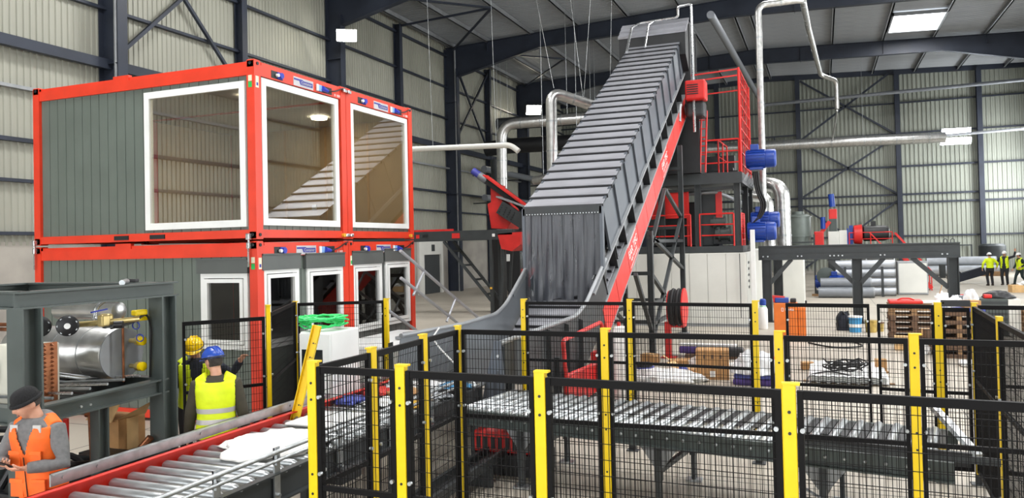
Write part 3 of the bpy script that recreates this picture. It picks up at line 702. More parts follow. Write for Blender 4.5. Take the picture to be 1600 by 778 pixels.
MB().rbox((xb + .02, 5.05, .62), (.2, .3, .14), .02).build('drive_box', 'near_black', t); MB().rbox((xb + .02, 6.1, .66), (.22, .34, .16), .02).build('drive_box', 'near_black', t)

# dark floor track under the fence beside it
tr = thing('floor_track', 'dark steel chain track low along the side fence run', 'track', (-3.7, 6.5, 0))
for x in (-3.86, -3.62): MB().b2((x - .02, 3.2, .22), (x + .02, 8.9, .32)).build('rail', 'dark_grey', tr)
for y in (3.6, 4.7, 5.8, 6.9, 8): MB().b2((-3.9, y - .03, 0), (-3.58, y + .03, .22)).build('sleeper', 'dark_grey', tr)
MB().b2((-3.8, 3.3, .23), (-3.68, 8.8, .26)).build('chain', 'near_black', tr)

# ------------------------------------------------------------------ right roller conveyor
t = thing('roller_conveyor', 'grey roller conveyor running across behind the middle fence row', 'conveyor', (-1.6, 8.4, 0))
RZ2 = .86
A = Vector((-4.1, 8.18, 0)); B = Vector((1.0, 7.34, 0)); d = (B - A).normalized(); nn = Vector((-d.y, d.x, 0)); Wd = 1.22; LL = (B - A).length
for off, nm in ((0, 'near'), (Wd, 'far')):
    p = A + nn*off; q = B + nn*off
    MB().bar(p + Z*(RZ2 - .105), q + Z*(RZ2 - .105), .012, .17).bar(p + Z*(RZ2 - .185) - nn*.03, q + Z*(RZ2 - .185) - nn*.03, .07, .012).bar(p + Z*(RZ2 - .025) - nn*.025, q + Z*(RZ2 - .025) - nn*.025, .05, .01).build('side_frame', 'frame_green_grey', t)
rl = Wd - .06
rm = MB().lathe([(.02, -.02), (.04, 0), (.05, .015), (.05, rl - .015), (.04, rl), (.02, rl + .03)], (0, 0, 0), nn, 14)
me = rm.mesh('roller'); me.materials.append(MATS['roller_steel']); me.shade_smooth(); me.set_sharp_from_angle(angle=.7)
bme = MB().lathe([(.017, 0), (.017, .012), (.008, .018)], (0, 0, 0), -nn, 8).mesh('axle_bolt'); bme.materials.append(MATS['galvanised'])
pm = MB().bar(nn*.5 - d*0, nn*1.12, .066, .006).mesh('gap_plate'); pm.materials.append(MATS['near_black'])
pm2 = MB().bar(nn*.05, nn*.5, .066, .006).mesh('bright_gap_plate'); pm2.materials.append(MATS['white_panel'])  # pale strip added for the bright floor showing between the near roller halves
k = int(LL/.168)
for i in range(k):
    p = A + d*(.1 + i*.168)
    r = link('roller', me, t, p + nn*.03 + Z*(RZ2 - .04) - t.location)
    link('axle_bolt', bme, r, -nn*.04 - Z*.06)
    link('bright_gap_plate', pm2, t, p + d*.084 + Z*(RZ2 - .05) - t.location)
    if p.x > -2.5: link('gap_plate', pm, t, p + d*.084 + Z*(RZ2 - .015) - t.location)
for s_ in (.85, 2.5, 4.1):
    for off in (.05, Wd - .05):
        p = A + d*s_ + nn*off
        l = MB().bar(p + Z*.3, p + Z*(RZ2 - .2), .1, .06, d).bar(p + Z*.03, p + Z*.34, .08, .045, d).build('leg', 'dark_grey', t)
        MB().box(p + Z*.012, (.18, .14, .024)).build('foot_plate', 'galvanised', l)
        MB().prism([p - d*.2 + Z*(RZ2 - .22), p + d*.2 + Z*(RZ2 - .22), p + d*.05 + Z*(RZ2 - .42), p - d*.05 + Z*(RZ2 - .42)], nn*.01).build('gusset', 'galvanised_paint', l)
    MB().bar(A + d*s_ + nn*.05 + Z*.4, A + d*s_ + nn*(Wd - .05) + Z*.4, .05, .05).build('cross_member', 'dark_grey', t)
MB().bar(A + d*3.75 - nn*.1 + Z*(RZ2 + .03), A + d*5.5 - nn*.06 + Z*(RZ2 + .03), .07, .05).build('stop_rail', 'dark_grey', t)
MB().bar(A + d*3.85 - nn*.1 + Z*(RZ2 + .07), A + d*5.3 - nn*.06 + Z*(RZ2 + .07), .05, .03).build('stop_pad', 'near_black', t)
MB().bar(A + d*5.35 + nn*.1 + Z*(RZ2 + .02), A + d*4.95 + nn*.85 + Z*(RZ2 + .3), .06, .05).build('lift_arm', 'galvanised', t)
MB().bar(A + d*3.75 - nn*.02 + Z*.55, A + d*4.35 - nn*.02 + Z*.25, .05, .01).build('brace', 'galvanised_paint', t)
# red drive unit under the left end
u = thing('drive_unit', 'red and black drive unit hidden under the left end of the cross conveyor', 'motor', (-3.6, 8.6, 0))
MB().rbox((-3.6, 8.7, .38), (.9, .4, .26), .03).build('guard', 'machine_red', u); MB().b2((-4.05, 8.45, 0), (-3.15, 8.95, .25)).build('base', 'near_black', u)
for i in range(9): MB().b2((-4.0 + i*.095, 8.485, .3), (-3.95 + i*.095, 8.5, .44)).build('vent_slot', 'near_black', u)
tag(MB().tube([(x0, y0_, z) for x0, y0_, z in ((-4.5, 8.35, .9), (-4.45, 8.2, .98), (-4.3, 8.25, 1.02), (-4.2, 8.45, .95), (-4.35, 8.55, .93), (-4.5, 8.4, .97), (-4.35, 8.2, 1.04), (-4.2, 8.35, 1.0))], .016, 6).build('cable_bundle', 'cable', None, True), 'tangle of black cable lying on the left end of the cross conveyor', 'cable')
# ------------------------------------------------------------------ steep covered conveyor with hopper
t = thing('incline_conveyor', 'tall steep conveyor with ribbed dark covers, red side band and a strip curtain', 'conveyor', (-4.85, 19.5, 0))
xr, xl = -4.05, -5.65
sl = math.atan2(5.85, 10.15); cs, sn = math.cos(sl), math.sin(sl)
SV = Vector((0, cs, sn)); NV = Vector((0, -sn, cs)); O = Vector((0, 14.6, 3.5))
def Q(x, s, n): return Vector((x, 0, 0)) + O + SV*s + NV*n
def slab(mb, x0, x1, s0, s1, n0, n1): return mb.hexa([Q(x0, s0, n0), Q(x1, s0, n0), Q(x1, s1, n0), Q(x0, s1, n0), Q(x0, s0, n1), Q(x1, s0, n1), Q(x1, s1, n1), Q(x0, s1, n1)])
LEN = 11.75; N = 27; q = LEN/N
cm = MB(); h = .022
cm.hexa([Vector((xl - .03 + 4.85, 0, 0)), Vector((xr + .03 + 4.85, 0, 0)), Vector((xr + .03 + 4.85, 0, 0)) + SV*(q + .03), Vector((xl - .03 + 4.85, 0, 0)) + SV*(q + .03),
         Vector((xl - .03 + 4.85, 0, 0)) + NV*.055, Vector((xr + .03 + 4.85, 0, 0)) + NV*.055, Vector((xr + .03 + 4.85, 0, 0)) + SV*(q + .03) + NV*.012, Vector((xl - .03 + 4.85, 0, 0)) + SV*(q + .03) + NV*.012])
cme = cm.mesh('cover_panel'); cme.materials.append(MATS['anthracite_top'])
lip = MB(); a = Vector((xl - .05 + 4.85, 0, 0)); b = Vector((xr + .05 + 4.85, 0, 0))
lip.hexa([a - SV*.02 - NV*.02, b - SV*.02 - NV*.02, b + SV*.015 - NV*.02, a + SV*.015 - NV*.02, a - SV*.02 + NV*.045, b - SV*.02 + NV*.045, b + SV*.01 + NV*.058, a + SV*.01 + NV*.058])
lme = lip.mesh('cover_lip'); lme.materials.append(MATS['near_black'])
for i in range(N):
    c = link('cover_panel', cme, t, Q(-4.85, i*q, 0) - t.location)
    l = link('cover_lip', lme, c, Vector((0, 0, 0)))
# side panels both sides with bolted seams
NP = 11; pq = LEN/NP; dep_ = 1.03
for x, sg in ((xr, 1), (xl, -1)):
    for i in range(NP):
        s0 = i*pq
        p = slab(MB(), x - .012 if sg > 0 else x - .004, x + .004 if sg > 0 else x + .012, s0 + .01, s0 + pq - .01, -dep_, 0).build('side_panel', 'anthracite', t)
        if sg > 0:
            slab(MB(), x + .004, x + .05, s0 - .022, s0 + .022, -dep_ + .02, -.03).build('seam_flange', 'anthracite', p)
            bm_ = MB()
            for k in range(8):
                c = Q(x + .004, s0 + .045, -.1 - k*.118); bm_.cyl(c, c + Vector((.014, 0, 0)), .012, 6)
            tag(bm_.build('bolt', 'near_black', p), kind='stuff')
    fl = MB(); slab(fl, x - .02, x + (.07 if sg > 0 else .02), -1.55, LEN, -dep_ - .045, -dep_); slab(fl, x - .02, x + (.012 if sg > 0 else .02), -1.55, LEN, -dep_ - .1, -dep_ - .04)
    fg = fl.build('bottom_flange', 'galvanised_paint', t)
    if sg > 0:
        bm_ = MB()
        for k in range(44):
            c = Q(x + .012, -1.4 + k*.3, -dep_ - .07); bm_.cyl(c, c + Vector((.012, 0, 0)), .014, 6)
        tag(bm_.build('bolt', 'galvanised', fg), kind='stuff')
    e = MB(); slab(e, x - .03, x + .03, -.02, LEN, -.02, .03); e.build('edge_angle', 'anthracite', t)
# truss web, fins and red band on both sides
n1 = -dep_ - .1; n2 = n1 - .55; n3 = n2 - .66
for x, sg in ((xr, 1), (xl, -1)):
    slab(MB(), x - .16, x - .14, -.9, LEN, n2, n1).build('web_plate', 'galvanised_paint' if sg > 0 else 'anthracite', t) if sg > 0 else slab(MB(), x + .14, x + .16, -.9, LEN, n2, n1).build('web_plate', 'anthracite', t)
    if sg > 0:
        for i in range(-1, 12):
            s0 = i*1.0 + .25
            f = MB(); f.prism([Q(x - .14, s0, n1), Q(x - .14, s0 + .1, n2), Q(x + .03, s0 + .1, n2), Q(x + .05, s0, n1)], SV*.015); f.build('fin', 'near_black', t)
            f = MB(); f.prism([Q(x - .13, s0 + .02, n1), Q(x - .13, s0 + .55, n1), Q(x - .13, s0 + .1, n2 + .02)], Vector((.012, 0, 0))); f.build('gusset', 'dark_grey', t)
        fl = MB(); slab(fl, x - .15, x + .045, -.9, LEN - .2, n2 - .02, n2 + .02); fl.build('chord', 'galvanised_paint', t)
        i = 0; s0 = -1.15
        while s0 < LEN - .4:
            s1 = min(s0 + 1.18, LEN - .3)
            b = slab(MB(), x - .02, x + .03, s0 + .012, s1 - .012, n3, n2 - .02).build('band_plate', 'band_red', t)
            slab(MB(), x - .025, x + .02, s1 - .012, s1 + .012, n3, n2 - .02).build('joint_strip', 'dark_grey', t)
            if i in (2, 6):
                text('EAR TEC', .26, 'white_paint', b, frame3(Q(x + .033, (s0 + s1)/2 - .02, (n2 + n3)/2 + .04), SV, NV), sx=.95)
                text('RECYCLING', .1, 'white_paint', b, frame3(Q(x + .033, (s0 + s1)/2 - .02, (n2 + n3)/2 - .15), SV, NV), sx=1.2)
                fr_ = MB(); slab(fr_, x + .03, x + .033, s0 + .12, s1 - .16, n2 - .07, n2 - .055); slab(fr_, x + .03, x + .033, s0 + .12, s1 - .16, n3 + .05, n3 + .065); fr_.build('logo_line', 'white_paint', b)
            s0 = s1; i += 1
        fl = MB(); slab(fl, x - .08, x + .04, -1.15, LEN - .3, n3 - .03, n3); fl.build('lower_edge', 'galvanised_paint', t)
    else: slab(MB(), x - .03, x + .02, -1.15, LEN - .3, n3, n2 - .02).build('band_plate', 'band_red', t)
slab(MB(), xl + .02, xr - .02, -.4, LEN - .3, n3 + .03, n3 + .06).build('return_tray', 'dark_grey', t)
# carrying bed: flat apron plates rising behind the curtain
for i in range(13):
    s0 = -2.55 + i*.33
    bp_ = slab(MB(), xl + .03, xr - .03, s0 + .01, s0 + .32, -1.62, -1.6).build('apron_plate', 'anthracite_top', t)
    slab(MB(), xl + .05, xr - .05, s0 - .012, s0 + .012, -1.6, -1.55).build('cleat', 'near_black', bp_)
# front frame and curtain strips
MB().b2((xl - .03, 14.5, 3.36), (xr + .03, 14.6, 3.53)).build('front_beam', 'dark_grey', t)
bm_ = MB()
for k in range(26): bm_.cyl((xl + .06 + k*.06, 14.49, 3.38), (xl + .06 + k*.06, 14.5, 3.38), .012, 6)
tag(bm_.build('rivet', 'galvanised', t), kind='stuff')
for x in (xl - .02, xr + .02): MB().b2((x - .03, 14.5, 2.2), (x + .03, 14.62, 3.5)).build('front_post', 'anthracite', t)
random.seed(3)
for i in range(14):
    x = xl + .06 + i*.111; ln = 1.72 + random.uniform(-.08, .1); vs = []; fs = []; ph = random.uniform(0, 6); am = random.uniform(.004, .014)
    for k in range(11):
        z = 3.38 - ln*k/10; y = 14.52 + .025*(i % 2) - .03*k/10*random.uniform(.2, 1)
        for u in range(5):
            vs.append((x - .075 + .0375*u + .012*math.sin(k*.3 + ph)*k/10, y + am*math.sin(u*1.5 + k*.35 + ph)*(.2 + k/10), z))
    for k in range(10):
        for u in range(4): fs.append((k*5 + u, k*5 + u + 1, k*5 + u + 6, k*5 + u + 5))
    MB().add(vs, fs).build('curtain_strip', 'pvc_strip', t, True)
slab(MB(), xl + .02, xr - .02, .6, .64, -1.6, -.05).build('dark_baffle', 'near_black', t)
# hopper walls
def hop(x, th, top, bot, nm, mt):
    poly = [(x, y, z) for y, z in top + bot]
    w_ = MB().prism(poly, (th, 0, 0)).build(nm, mt, t)
    MB().tube(bend([(x + th/2, y, z) for y, z in top], .2), .035, 8).build('rolled_edge', 'galvanised_paint', w_, True)
    return w_
hop(xl - .02, .02, [(14.65, 2.35), (13.45, 1.64), (12.98, 1.5), (11.55, 1.46), (9.55, 1.5)], [(9.4, .95), (11.4, .7), (12.6, .25), (14.65, 1.2)], 'hopper_wall', 'hopper_grey')
hop(xr, .02, [(14.8, 2.45), (13.38, 1.68), (12.75, 1.5), (11.3, 1.48), (9.35, 1.46)], [(9.25, .95), (11.3, .7), (12.6, .25), (14.8, 1.3)], 'hopper_wall', 'dark_grey')
MB().prism([(xl, 9.4, .93), (xl, 11.4, .66), (xl, 12.7, .3), (xl, 12.7, .27), (xl, 11.4, .63), (xl, 9.4, .9)], (1.6, 0, 0)).build('hopper_floor', 'galvanised_paint', t)
for y, z0 in ((9.33, .55), (10.2, .5), (11.2, .4), (12.1, .2), (12.9, .3)):
    MB().prism([(xr + .02, y, z0), (xr + .02, y, 1.44), (xr + .09, y, 1.42), (xr + .09, y, z0)], (0, .02, 0)).build('stiffener', 'dark_grey', t)
    MB().prism([(xl - .02, y, z0), (xl - .02, y, 1.44), (xl - .09, y, 1.42), (xl - .09, y, z0)], (0, .02, 0)).build('stiffener', 'dark_grey', t)
MB().prism([(xr - .25, 9.28, .6), (xr + .12, 9.28, .6), (xr + .06, 9.28, 1.5), (xr - .04, 9.28, 1.5)], (0, .03, 0)).build('end_plate', 'anthracite', t)
for z in (.75, 1.0, 1.3): MB().cyl((xr + .02, 9.28, z), (xr + .02, 9.265, z), .02, 8).build('bolt', 'galvanised', t)
for y in (9.6, 11.6):
    for x in (xl - .05, xr + .05): MB().b2((x - .05, y - .05, 0), (x + .05, y + .05, .95)).build('leg', 'dark_grey', t)
# support trestle
LX = (-3.95, -5.75)
for x in LX:
    for y, zt in ((18.65, 3.05), (23.3, 5.7)):
        l = MB().ibeam((x, y, .02), (x, y, zt), .14, .14, .015, (1, 0, 0)).build('leg', 'dark_grey', t)
        MB().box((x, y, .012), (.3, .3, .024)).build('foot_plate', 'galvanised_paint', l)
    for a, b in (((18.65, 2.95), (23.3, 1.95)), ((18.65, .3), (23.3, 3.6)), ((18.65, 2.0), (23.3, .25)), ((20.7, 4.2), (18.7, 2.6)), ((23.3, 3.5), (20.8, 4.2)), ((17.0, 2.05), (18.6, .6))):
        MB().bar((x, a[0], a[1]), (x, b[0], b[1]), .09, .09).build('diagonal', 'dark_grey', t)
    for z in (.75, 1.25, 2.8): MB().bar((x, 18.65, z), (x, 23.3, z), .09, .09).build('tie_bar', 'dark_grey', t)
for y, zs in ((18.65, (.8, 2.0, 2.9)), (23.3, (1.0, 3.2, 5))):
    for z in zs: MB().bar((LX[0], y, z), (LX[1], y, z), .09, .09).build('cross_bar', 'dark_grey', t)
# discharge head and chute
MB().prism([(-6.0, y, z) for y, z in ((24.3, 8.72), (24.3, 9.42), (24.95, 9.98), (26.6, 9.95), (26.6, 7.2), (25.0, 7.2), (24.9, 8.3))], (2.15, 0, 0)).build('head_hood', 'near_black', t)
for i in range(3): MB().hexa([(-6.03, 24.28 + i*.23, 9.42 + i*.2), (-3.82, 24.28 + i*.23, 9.42 + i*.2), (-3.82, 24.5 + i*.23, 9.61 + i*.2), (-6.03, 24.5 + i*.23, 9.61 + i*.2), (-6.03, 24.25 + i*.23, 9.47 + i*.2), (-3.82, 24.25 + i*.23, 9.47 + i*.2), (-3.82, 24.5 + i*.23, 9.65 + i*.2), (-6.03, 24.5 + i*.23, 9.65 + i*.2)]).build('cover_panel', 'anthracite_top', t)
MB().b2((-5.2, 25.1, 5.0), (-3.6, 26.6, 7.3)).build('chute', 'near_black', t)
for y in (24.95, 25.6, 26.3): MB().b2((-3.86, y, 7.3), (-3.82, y + .05, 9.85)).build('chute_rib', 'near_black', t)
# red geared motor at the head shaft
g = thing('geared_motor', 'red ribbed motor housing high on the head of the steep conveyor', 'motor', (-3.55, 24.45, 7.2))
MB().rbox((-3.55, 24.3, 7.5), (.62, .6, .62), .05).build('housing', 'machine_red', g)
for i in range(5): MB().b2((-3.8, 23.985, 7.36 + i*.07), (-3.45, 24.0, 7.39 + i*.07)).build('louvre', 'near_black', g)
MB().rbox((-3.6, 24.6, 6.95), (.55, .7, .5), .08).build('gearbox', 'dark_grey', g)
MB().cyl((-3.95, 24.6, 7.0), (-3.4, 24.6, 7.0), .2, 16).build('shaft_cover', 'dark_grey', g, True)
MB().tube(bend([(-3.98, 23.9, 7.05), (-4.0, 23.8, 6.9), (-4.0, 23.75, 6.5)], .1), .05, 8).build('conduit', 'galvanised', g, True)
# spray water pipe over the head
w_ = thing('spray_pipe', 'bright steel water pipe bent over the conveyor head', 'pipe', (-4.5, 25, 9.5))
MB().tube(bend([(-3.62, 24.2, 6.2), (-3.62, 24.2, 10.25), (-4.1, 24.5, 10.3), (-4.1, 24.6, 10.0), (-5.4, 24.8, 10.02), (-5.55, 24.2, 9.72), (-5.35, 22.6, 8.55)], .1), .04, 8).build('riser', 'aluminium', w_, True)
MB().tube(bend([(-4.9, 24.75, 10.03), (-5.0, 24.2, 9.75), (-4.85, 22.9, 8.72)], .08), .03, 8).build('branch', 'aluminium', w_, True)
# red belt tail guard and tube frame at the hopper
g = thing('tail_guard', 'red steel guard with tube frame beside the hopper', 'guard', (-3.75, 12.0, 0))
MB().rbox((-3.78, 12.1, .42), (.1, 1.5, .5), .01).build('panel', 'machine_red', g)
MB().rbox((-3.6, 13.1, .5), (.5, .3, .7), .01).build('panel', 'machine_red', g)
MB().tube(bend([(-3.7, 11.2, .3), (-3.7, 11.0, 1.3), (-3.55, 12.6, 1.42), (-3.45, 13.2, .3)], .08), .035, 8).build('tube_frame', 'machine_red', g, True)
MB().tube([(-3.4, 13.4, .1), (-3.42, 13.3, 1.35)], .035, 8).build('tube_post', 'machine_red', g, True)
MB().tube([(-3.7, 11.1, .75), (-3.42, 13.3, .78)], .03, 8).build('tube_rail', 'machine_red', g, True)
MB().b2((-3.83, 11.35, 0), (-3.73, 12.85, .16)).build('foot', 'near_black', g)
tag(MB().lathe([(.14, 0), (.16, .05), (.16, 1.3), (.13, 1.38)], (-3.1, 12.3, 0), Z, 16).build('wrapped_roll', 'film_white', None, True), 'upright white wrapped roll beside the red tail guard', 'roll')
# ------------------------------------------------------------------ machine platform behind the steep conveyor
def rail(parent, pts, zf, h=1.1, mids=(.55,), mt='machine_red', r=.028, posts=None, nm='handrail'):
    m = MB(); P = [Vector((x, y, zf)) for x, y in pts]
    top = MB(); top.tube([p + Z*h for p in P], r, 6)
    rr = top.build(nm, mt, parent)
    for k in mids: MB().tube([p + Z*k for p in P], r*.8, 6).build('mid_rail', mt, rr)
    for p in P:
        MB().cyl(p, p + Z*h, r, 6).build('stanchion', mt, rr)
    for a, b in zip(P, P[1:]):
        n = int((b - a).length/1.0)
        for i in range(1, n + 1 if False else n):
            p = a.lerp(b, i/n); MB().cyl(p, p + Z*h, r, 6).build('stanchion', mt, rr)
    return rr
wb = thing('machine_room', 'long off-white panelled machine room below the red-railed platform', 'container', (-4.6, 30, 0))
MB().b2((-7.0, 25.25, .05), (-2.3, 37, 2.38)).build('shell', 'white_panel', wb)
for i in range(8):
    x = -7.0 + i*.5875; MB().b2((x + .006, 25.2, .1), (x + .5815, 25.25, 2.36)).build('panel', 'white_panel', wb)
for i in range(10):
    y = 25.25 + i*1.17; MB().b2((-2.3, y + .006, .1), (-2.25, y + 1.164, 2.36)).build('panel', 'white_panel', wb)
MB().b2((-7.05, 25.18, 0), (-2.22, 37.05, .1)).build('plinth', 'galvanised_paint', wb)
for i in range(5): MB().b2((-2.25, 25.75, 1.2 + i*.2), (-2.24, 26.1, 1.28 + i*.2)).build('vent_slot', 'dark_grey', wb)
MB().cyl((-2.45, 25.16, .3), (-2.45, 25.16, 2.35), .012, 6).build('cable', 'dark_grey', wb)
tag(MB().rbox((-2.05, 25.3, 1.55), (.14, .14, 3.1), .01).build('white_post', 'white_frame'), 'slim white post at the right end of the machine room', 'post')
pt = thing('machine_platform', 'two-level dark steel platform with red railings beside the conveyor head', 'platform', (-3.6, 27.5, 2.4))
x0, x1, y0, y1 = -6.8, -2.35, 25.3, 29.6
MB().b2((x0, y0, 2.4), (x1, y1, 2.6)).build('lower_deck', 'dark_grey', pt)
MB().b2((x0 + 1.8, y0, 4.66), (x1, y1, 4.8)).b2((x0 + 1.8, y0 - .02, 4.62), (x1 + .02, y0 + .1, 4.98)).b2((x1 - .1, y0, 4.62), (x1 + .03, y1, 4.98)).build('upper_deck', 'dark_grey', pt)
for x, y in ((-4.95, 25.4), (-3.75, 25.4), (-2.5, 25.45), (-2.45, 27.6), (-2.45, 29.5), (-4.9, 29.5)): MB().ibeam((x, y, 2.6), (x, y, 4.65), .2, .2, .02, (1, 0, 0)).build('post', 'dark_grey', pt)
for i in range(5): MB().bar((x1 + .06, y0 + .3 + i*.85, 4.7), (x1 + .2, y0 + .3 + i*.85, 4.95), .04, .06).build('bracket', 'galvanised_paint', pt)
MB().bar((-5, 25.5, 4.45), (-2.6, 25.5, 4.5), .1, .1).bar((-2.6, 25.5, 4.45), (-2.5, 29.4, 4.45), .1, .1).build('under_beam', 'dark_grey', pt)
MB().tube(bend([(-5, 25.9, 4.35), (-3.2, 25.9, 4.4), (-2.8, 26.6, 4.2), (-2.6, 28.5, 4.1)], .2), .07, 10).build('pipe', 'galvanised_paint', pt, True)
rail(pt, [(-4.3, 25.35), (-3.05, 25.35), (-2.4, 25.35)], 4.95, 1.1, (.35, .72))
rail(pt, [(-3.05, 25.35), (-3.0, 27.4)], 4.95, 1.1, (.55,))
# tall red cage on the right edge
cg = MB().cyl((x1, 25.35, 4.95), (x1, 25.35, 8.35), .04, 8).build('cage_post', 'machine_red', pt)
MB().cyl((x1, 28.9, 4.95), (x1, 28.9, 8.35), .04, 8).build('cage_post', 'machine_red', pt)
for k in range(9): MB().bar((x1, 25.35, 5.25 + k*.385), (x1, 28.9, 5.25 + k*.385), .04, .04).build('cage_rail', 'machine_red', pt)
for k in range(1, 5): MB().bar((x1, 25.35 + k*.71, 4.95), (x1, 25.35 + k*.71, 8.3), .035, .035).build('cage_bar', 'machine_red', pt)
for z in (8.1, 8.3): MB().bar((x1, 25.35, z), (-5.2, 25.35, z - .12), .045, .045).build('cage_rail', 'machine_red', pt)
MB().bar((x1, 28.9, 8.3), (-5.2, 28.9, 8.2), .045, .045).build('cage_rail', 'machine_red', pt)
for x in (-3.62, -3.45): MB().cyl((x, 25.15, 5.0), (x + .1, 25.15, 7.0), .03, 6).build('ladder_stile', 'machine_red', pt)
for k in range(6): MB().cyl((-3.6, 25.15, 5.3 + k*.28), (-3.42, 25.15, 5.3 + k*.28), .02, 6).build('ladder_rung', 'machine_red', pt)
rail(pt, [(-3.7, 25.32), (-2.62, 25.32)], 2.6, 1.05, (.35, .7))
rail(pt, [(-5.9, 25.32), (-4.0, 25.32)], 2.6, 1.05, (.35, .7))
rail(pt, [(-2.4, 25.4), (-2.4, 26.5)], 2.6, 1.05, (.2, .4, .6, .8))
for k in range(4): MB().cyl((-2.4, 25.5 + k*.25, 2.6), (-2.4, 25.5 + k*.25, 3.65), .02, 6).build('stanchion', 'machine_red', pt)
rail(pt, [(-3.9, 29.4), (-2.5, 29.4)], 2.6, 1.9, (.4, .8, 1.2, 1.6), 'dark_grey')
gd = MB().b2((-5.3, 25.5, 3.55), (-4.1, 25.6, 4.45)).build('red_guard', 'machine_red', pt)
MB().b2((-5.32, 25.47, 3.53), (-5.26, 25.5, 4.5)).b2((-4.14, 25.47, 2.62), (-4.06, 25.5, 4.5)).build('guard_frame', 'machine_red', gd)
cr = thing('crusher_body', 'dark crusher housing on the lower platform deck with round flanges', 'machine', (-4.3, 27, 2.6))
MB().rbox((-4.6, 27.2, 3.35), (1.9, 2.2, 1.5), .04).build('housing', 'near_black', cr)
MB().rbox((-3.5, 26.2, 3.5), (.55, .5, 1.8), .04).build('shaft_box', 'dark_grey', cr)
MB().b2((-3.25, 25.9, 3.4), (-3.05, 26.0, 4.4)).build('red_strip', 'machine_red', cr)
for x, z, r in ((-2.95, 3.0, .26), (-3.1, 3.38, .2)):
    MB().lathe([(r*.7, 0), (r*.7, .1), (r, .1), (r, .16), (r*.8, .16), (r*.8, .42), (r, .42), (r, .48), (r*.5, .48)], (x - .3, 25.75, z), (1, 0, 0), 20).build('pump_flange', 'frame_green_grey', cr, True)
MB().rbox((-2.9, 26.3, 2.8), (.9, 1.0, .3), .02).build('motor_base', 'dark_grey', cr)
MB().b2((-4.4, 28.8, 5.0), (-2.9, 29.3, 5.9)).build('hopper_box', 'near_black', cr)
MB().b2((-4.4, 27.8, 4.98), (-2.7, 28.6, 5.25)).b2((-4.4, 28.2, 5.3), (-2.9, 28.7, 5.4)).build('step_box', 'near_black', cr)
def emotor(loc, r, ln, label, ax=(1, 0, 0), mt='motor_blue', group=None, box=True):
    o = Vector(loc); ax = Vector(ax).normalized(); t = thing('electric_motor', label, 'motor', loc, 0, group)
    MB().lathe([(r*.55, 0), (r*.97, .01), (r, .03), (r, ln*.66), (r*.96, ln*.67)], o, ax, 22).build('body', mt, t, True)
    MB().lathe([(r*1.02, ln*.67), (r*1.04, ln*.7), (r*1.02, ln*.95), (r*.85, ln), (r*.2, ln)], o, ax, 22).build('fan_cowl', mt, t, True)
    u = ax.cross(Z).normalized()
    for k in range(18):
        a = 2*PI*k/18; dr = u*math.cos(a) + Z*math.sin(a)
        MB().bar(o + ax*.05 + dr*(r + .012), o + ax*ln*.64 + dr*(r + .012), .014, .03, dr).build('cooling_fin', mt, t)
    if box: MB().rbox(o + ax*ln*.3 + Z*(r + .09), (.26, .26, .2), .02).build('terminal_box', mt, t)
    MB().rbox(o + ax*ln*.35 - Z*(r + .03), (ln*.45, r*1.4, .07), .01).build('foot', mt, t)
    return t
emotor((-2.25, 26, 5.42), .29, .95, 'big blue electric motor sticking out beside the upper platform')
emotor((-2.25, 25.9, 3.05), .29, .9, 'big blue electric motor in front on the lower deck edge')
emotor((-2.25, 27.3, 3.45), .27, .95, 'blue electric motor behind, partly hidden by its front twin')
mb = MB()
for k in range(3): mb = tag(MB().tube(bend([(-2.0 + k*.06, 25.85, 5.0), (-1.95 + k*.06, 25.8, 4.4), (-1.75 + k*.07, 25.8, 3.9), (-1.9 + k*.05, 25.8, 3.5), (-2.1, 25.8, 3.3)], .3), .035, 8).build('motor_cable', 'cable', None, True), ('thick black cable hanging between the blue motors, nearest the platform', 'thick black cable hanging between the blue motors, the middle one', 'thick black cable hanging between the blue motors, the outermost one')[k], 'cable')

# ------------------------------------------------------------------ ducts and pipes
def duct(name, label, pts, r, mt='foil', br=.4, rings=True, n=16, cat='duct', hang=(), wall=()):
    t = thing(name, label, cat, pts[0]); P = bend(pts, br, 6)
    MB().tube(P, r, n).build('tube', mt, t, True)
    if rings:
        for a, b in zip(pts, pts[1:]):
            a, b = Vector(a), Vector(b); L = (b - a).length; k = int(L/1.2); d = (b - a).normalized()
            for i in range(1, k + 1):
                c = a + d*(L*i/(k + 1)); MB().cyl(c - d*.03, c + d*.03, r*1.06, n).build('clamp_ring', 'galvanised', t, True)
    for h_ in hang:
        MB().cyl(h_, (h_[0], h_[1], roof_z(h_[0]) - .08), .012, 6).build('hanger_rod', 'galvanised', t)
    for w0 in wall:
        MB().bar(w0, (XL + .02, w0[1], w0[2]), .08, .08).build('wall_bracket', 'dark_grey', t)
    return t
duct('silver_duct', 'bright silver duct rising behind the steep conveyor and bending away at the top', [(-9.0, 26, 4.0), (-8.98, 26, 8.3), (-7.0, 27.6, 7.6), (-5.5, 29, 7.0)], .2, 'foil_clean', .45)
duct('silver_duct', 'dull silver duct with a bend left of the tall duct, above the red screw', [(-16.9, 40, 3.5), (-16.85, 40, 9.7), (-11, 40.5, 9.75)], .3, 'foil_clean', .9, hang=[(-13, 40.3, 9.73)])
duct('silver_duct', 'short silver duct bend low beside the steep conveyor', [(-14.2, 38, 6.2), (-12.6, 37.6, 6.4), (-12.4, 37.6, 4.2)], .22, 'foil', .4, False, hang=[(-13.6, 37.85, 6.3)])
duct('silver_duct', 'small silver duct bend just right of the other low bend', [(-12.6, 39, 6.35), (-11.5, 38.6, 6.4), (-11.2, 38.4, 5.4)], .2, 'foil', .4, False, hang=[(-12, 38.8, 6.4)])
duct('dark_duct', 'thick dark duct lying horizontally above the dull silver duct', [(-19.2, 45, 10.6), (-12, 45, 10.5)], .4, 'dark_grey', .3, False, hang=[(-18.5, 45, 10.6), (-13, 45, 10.5)])
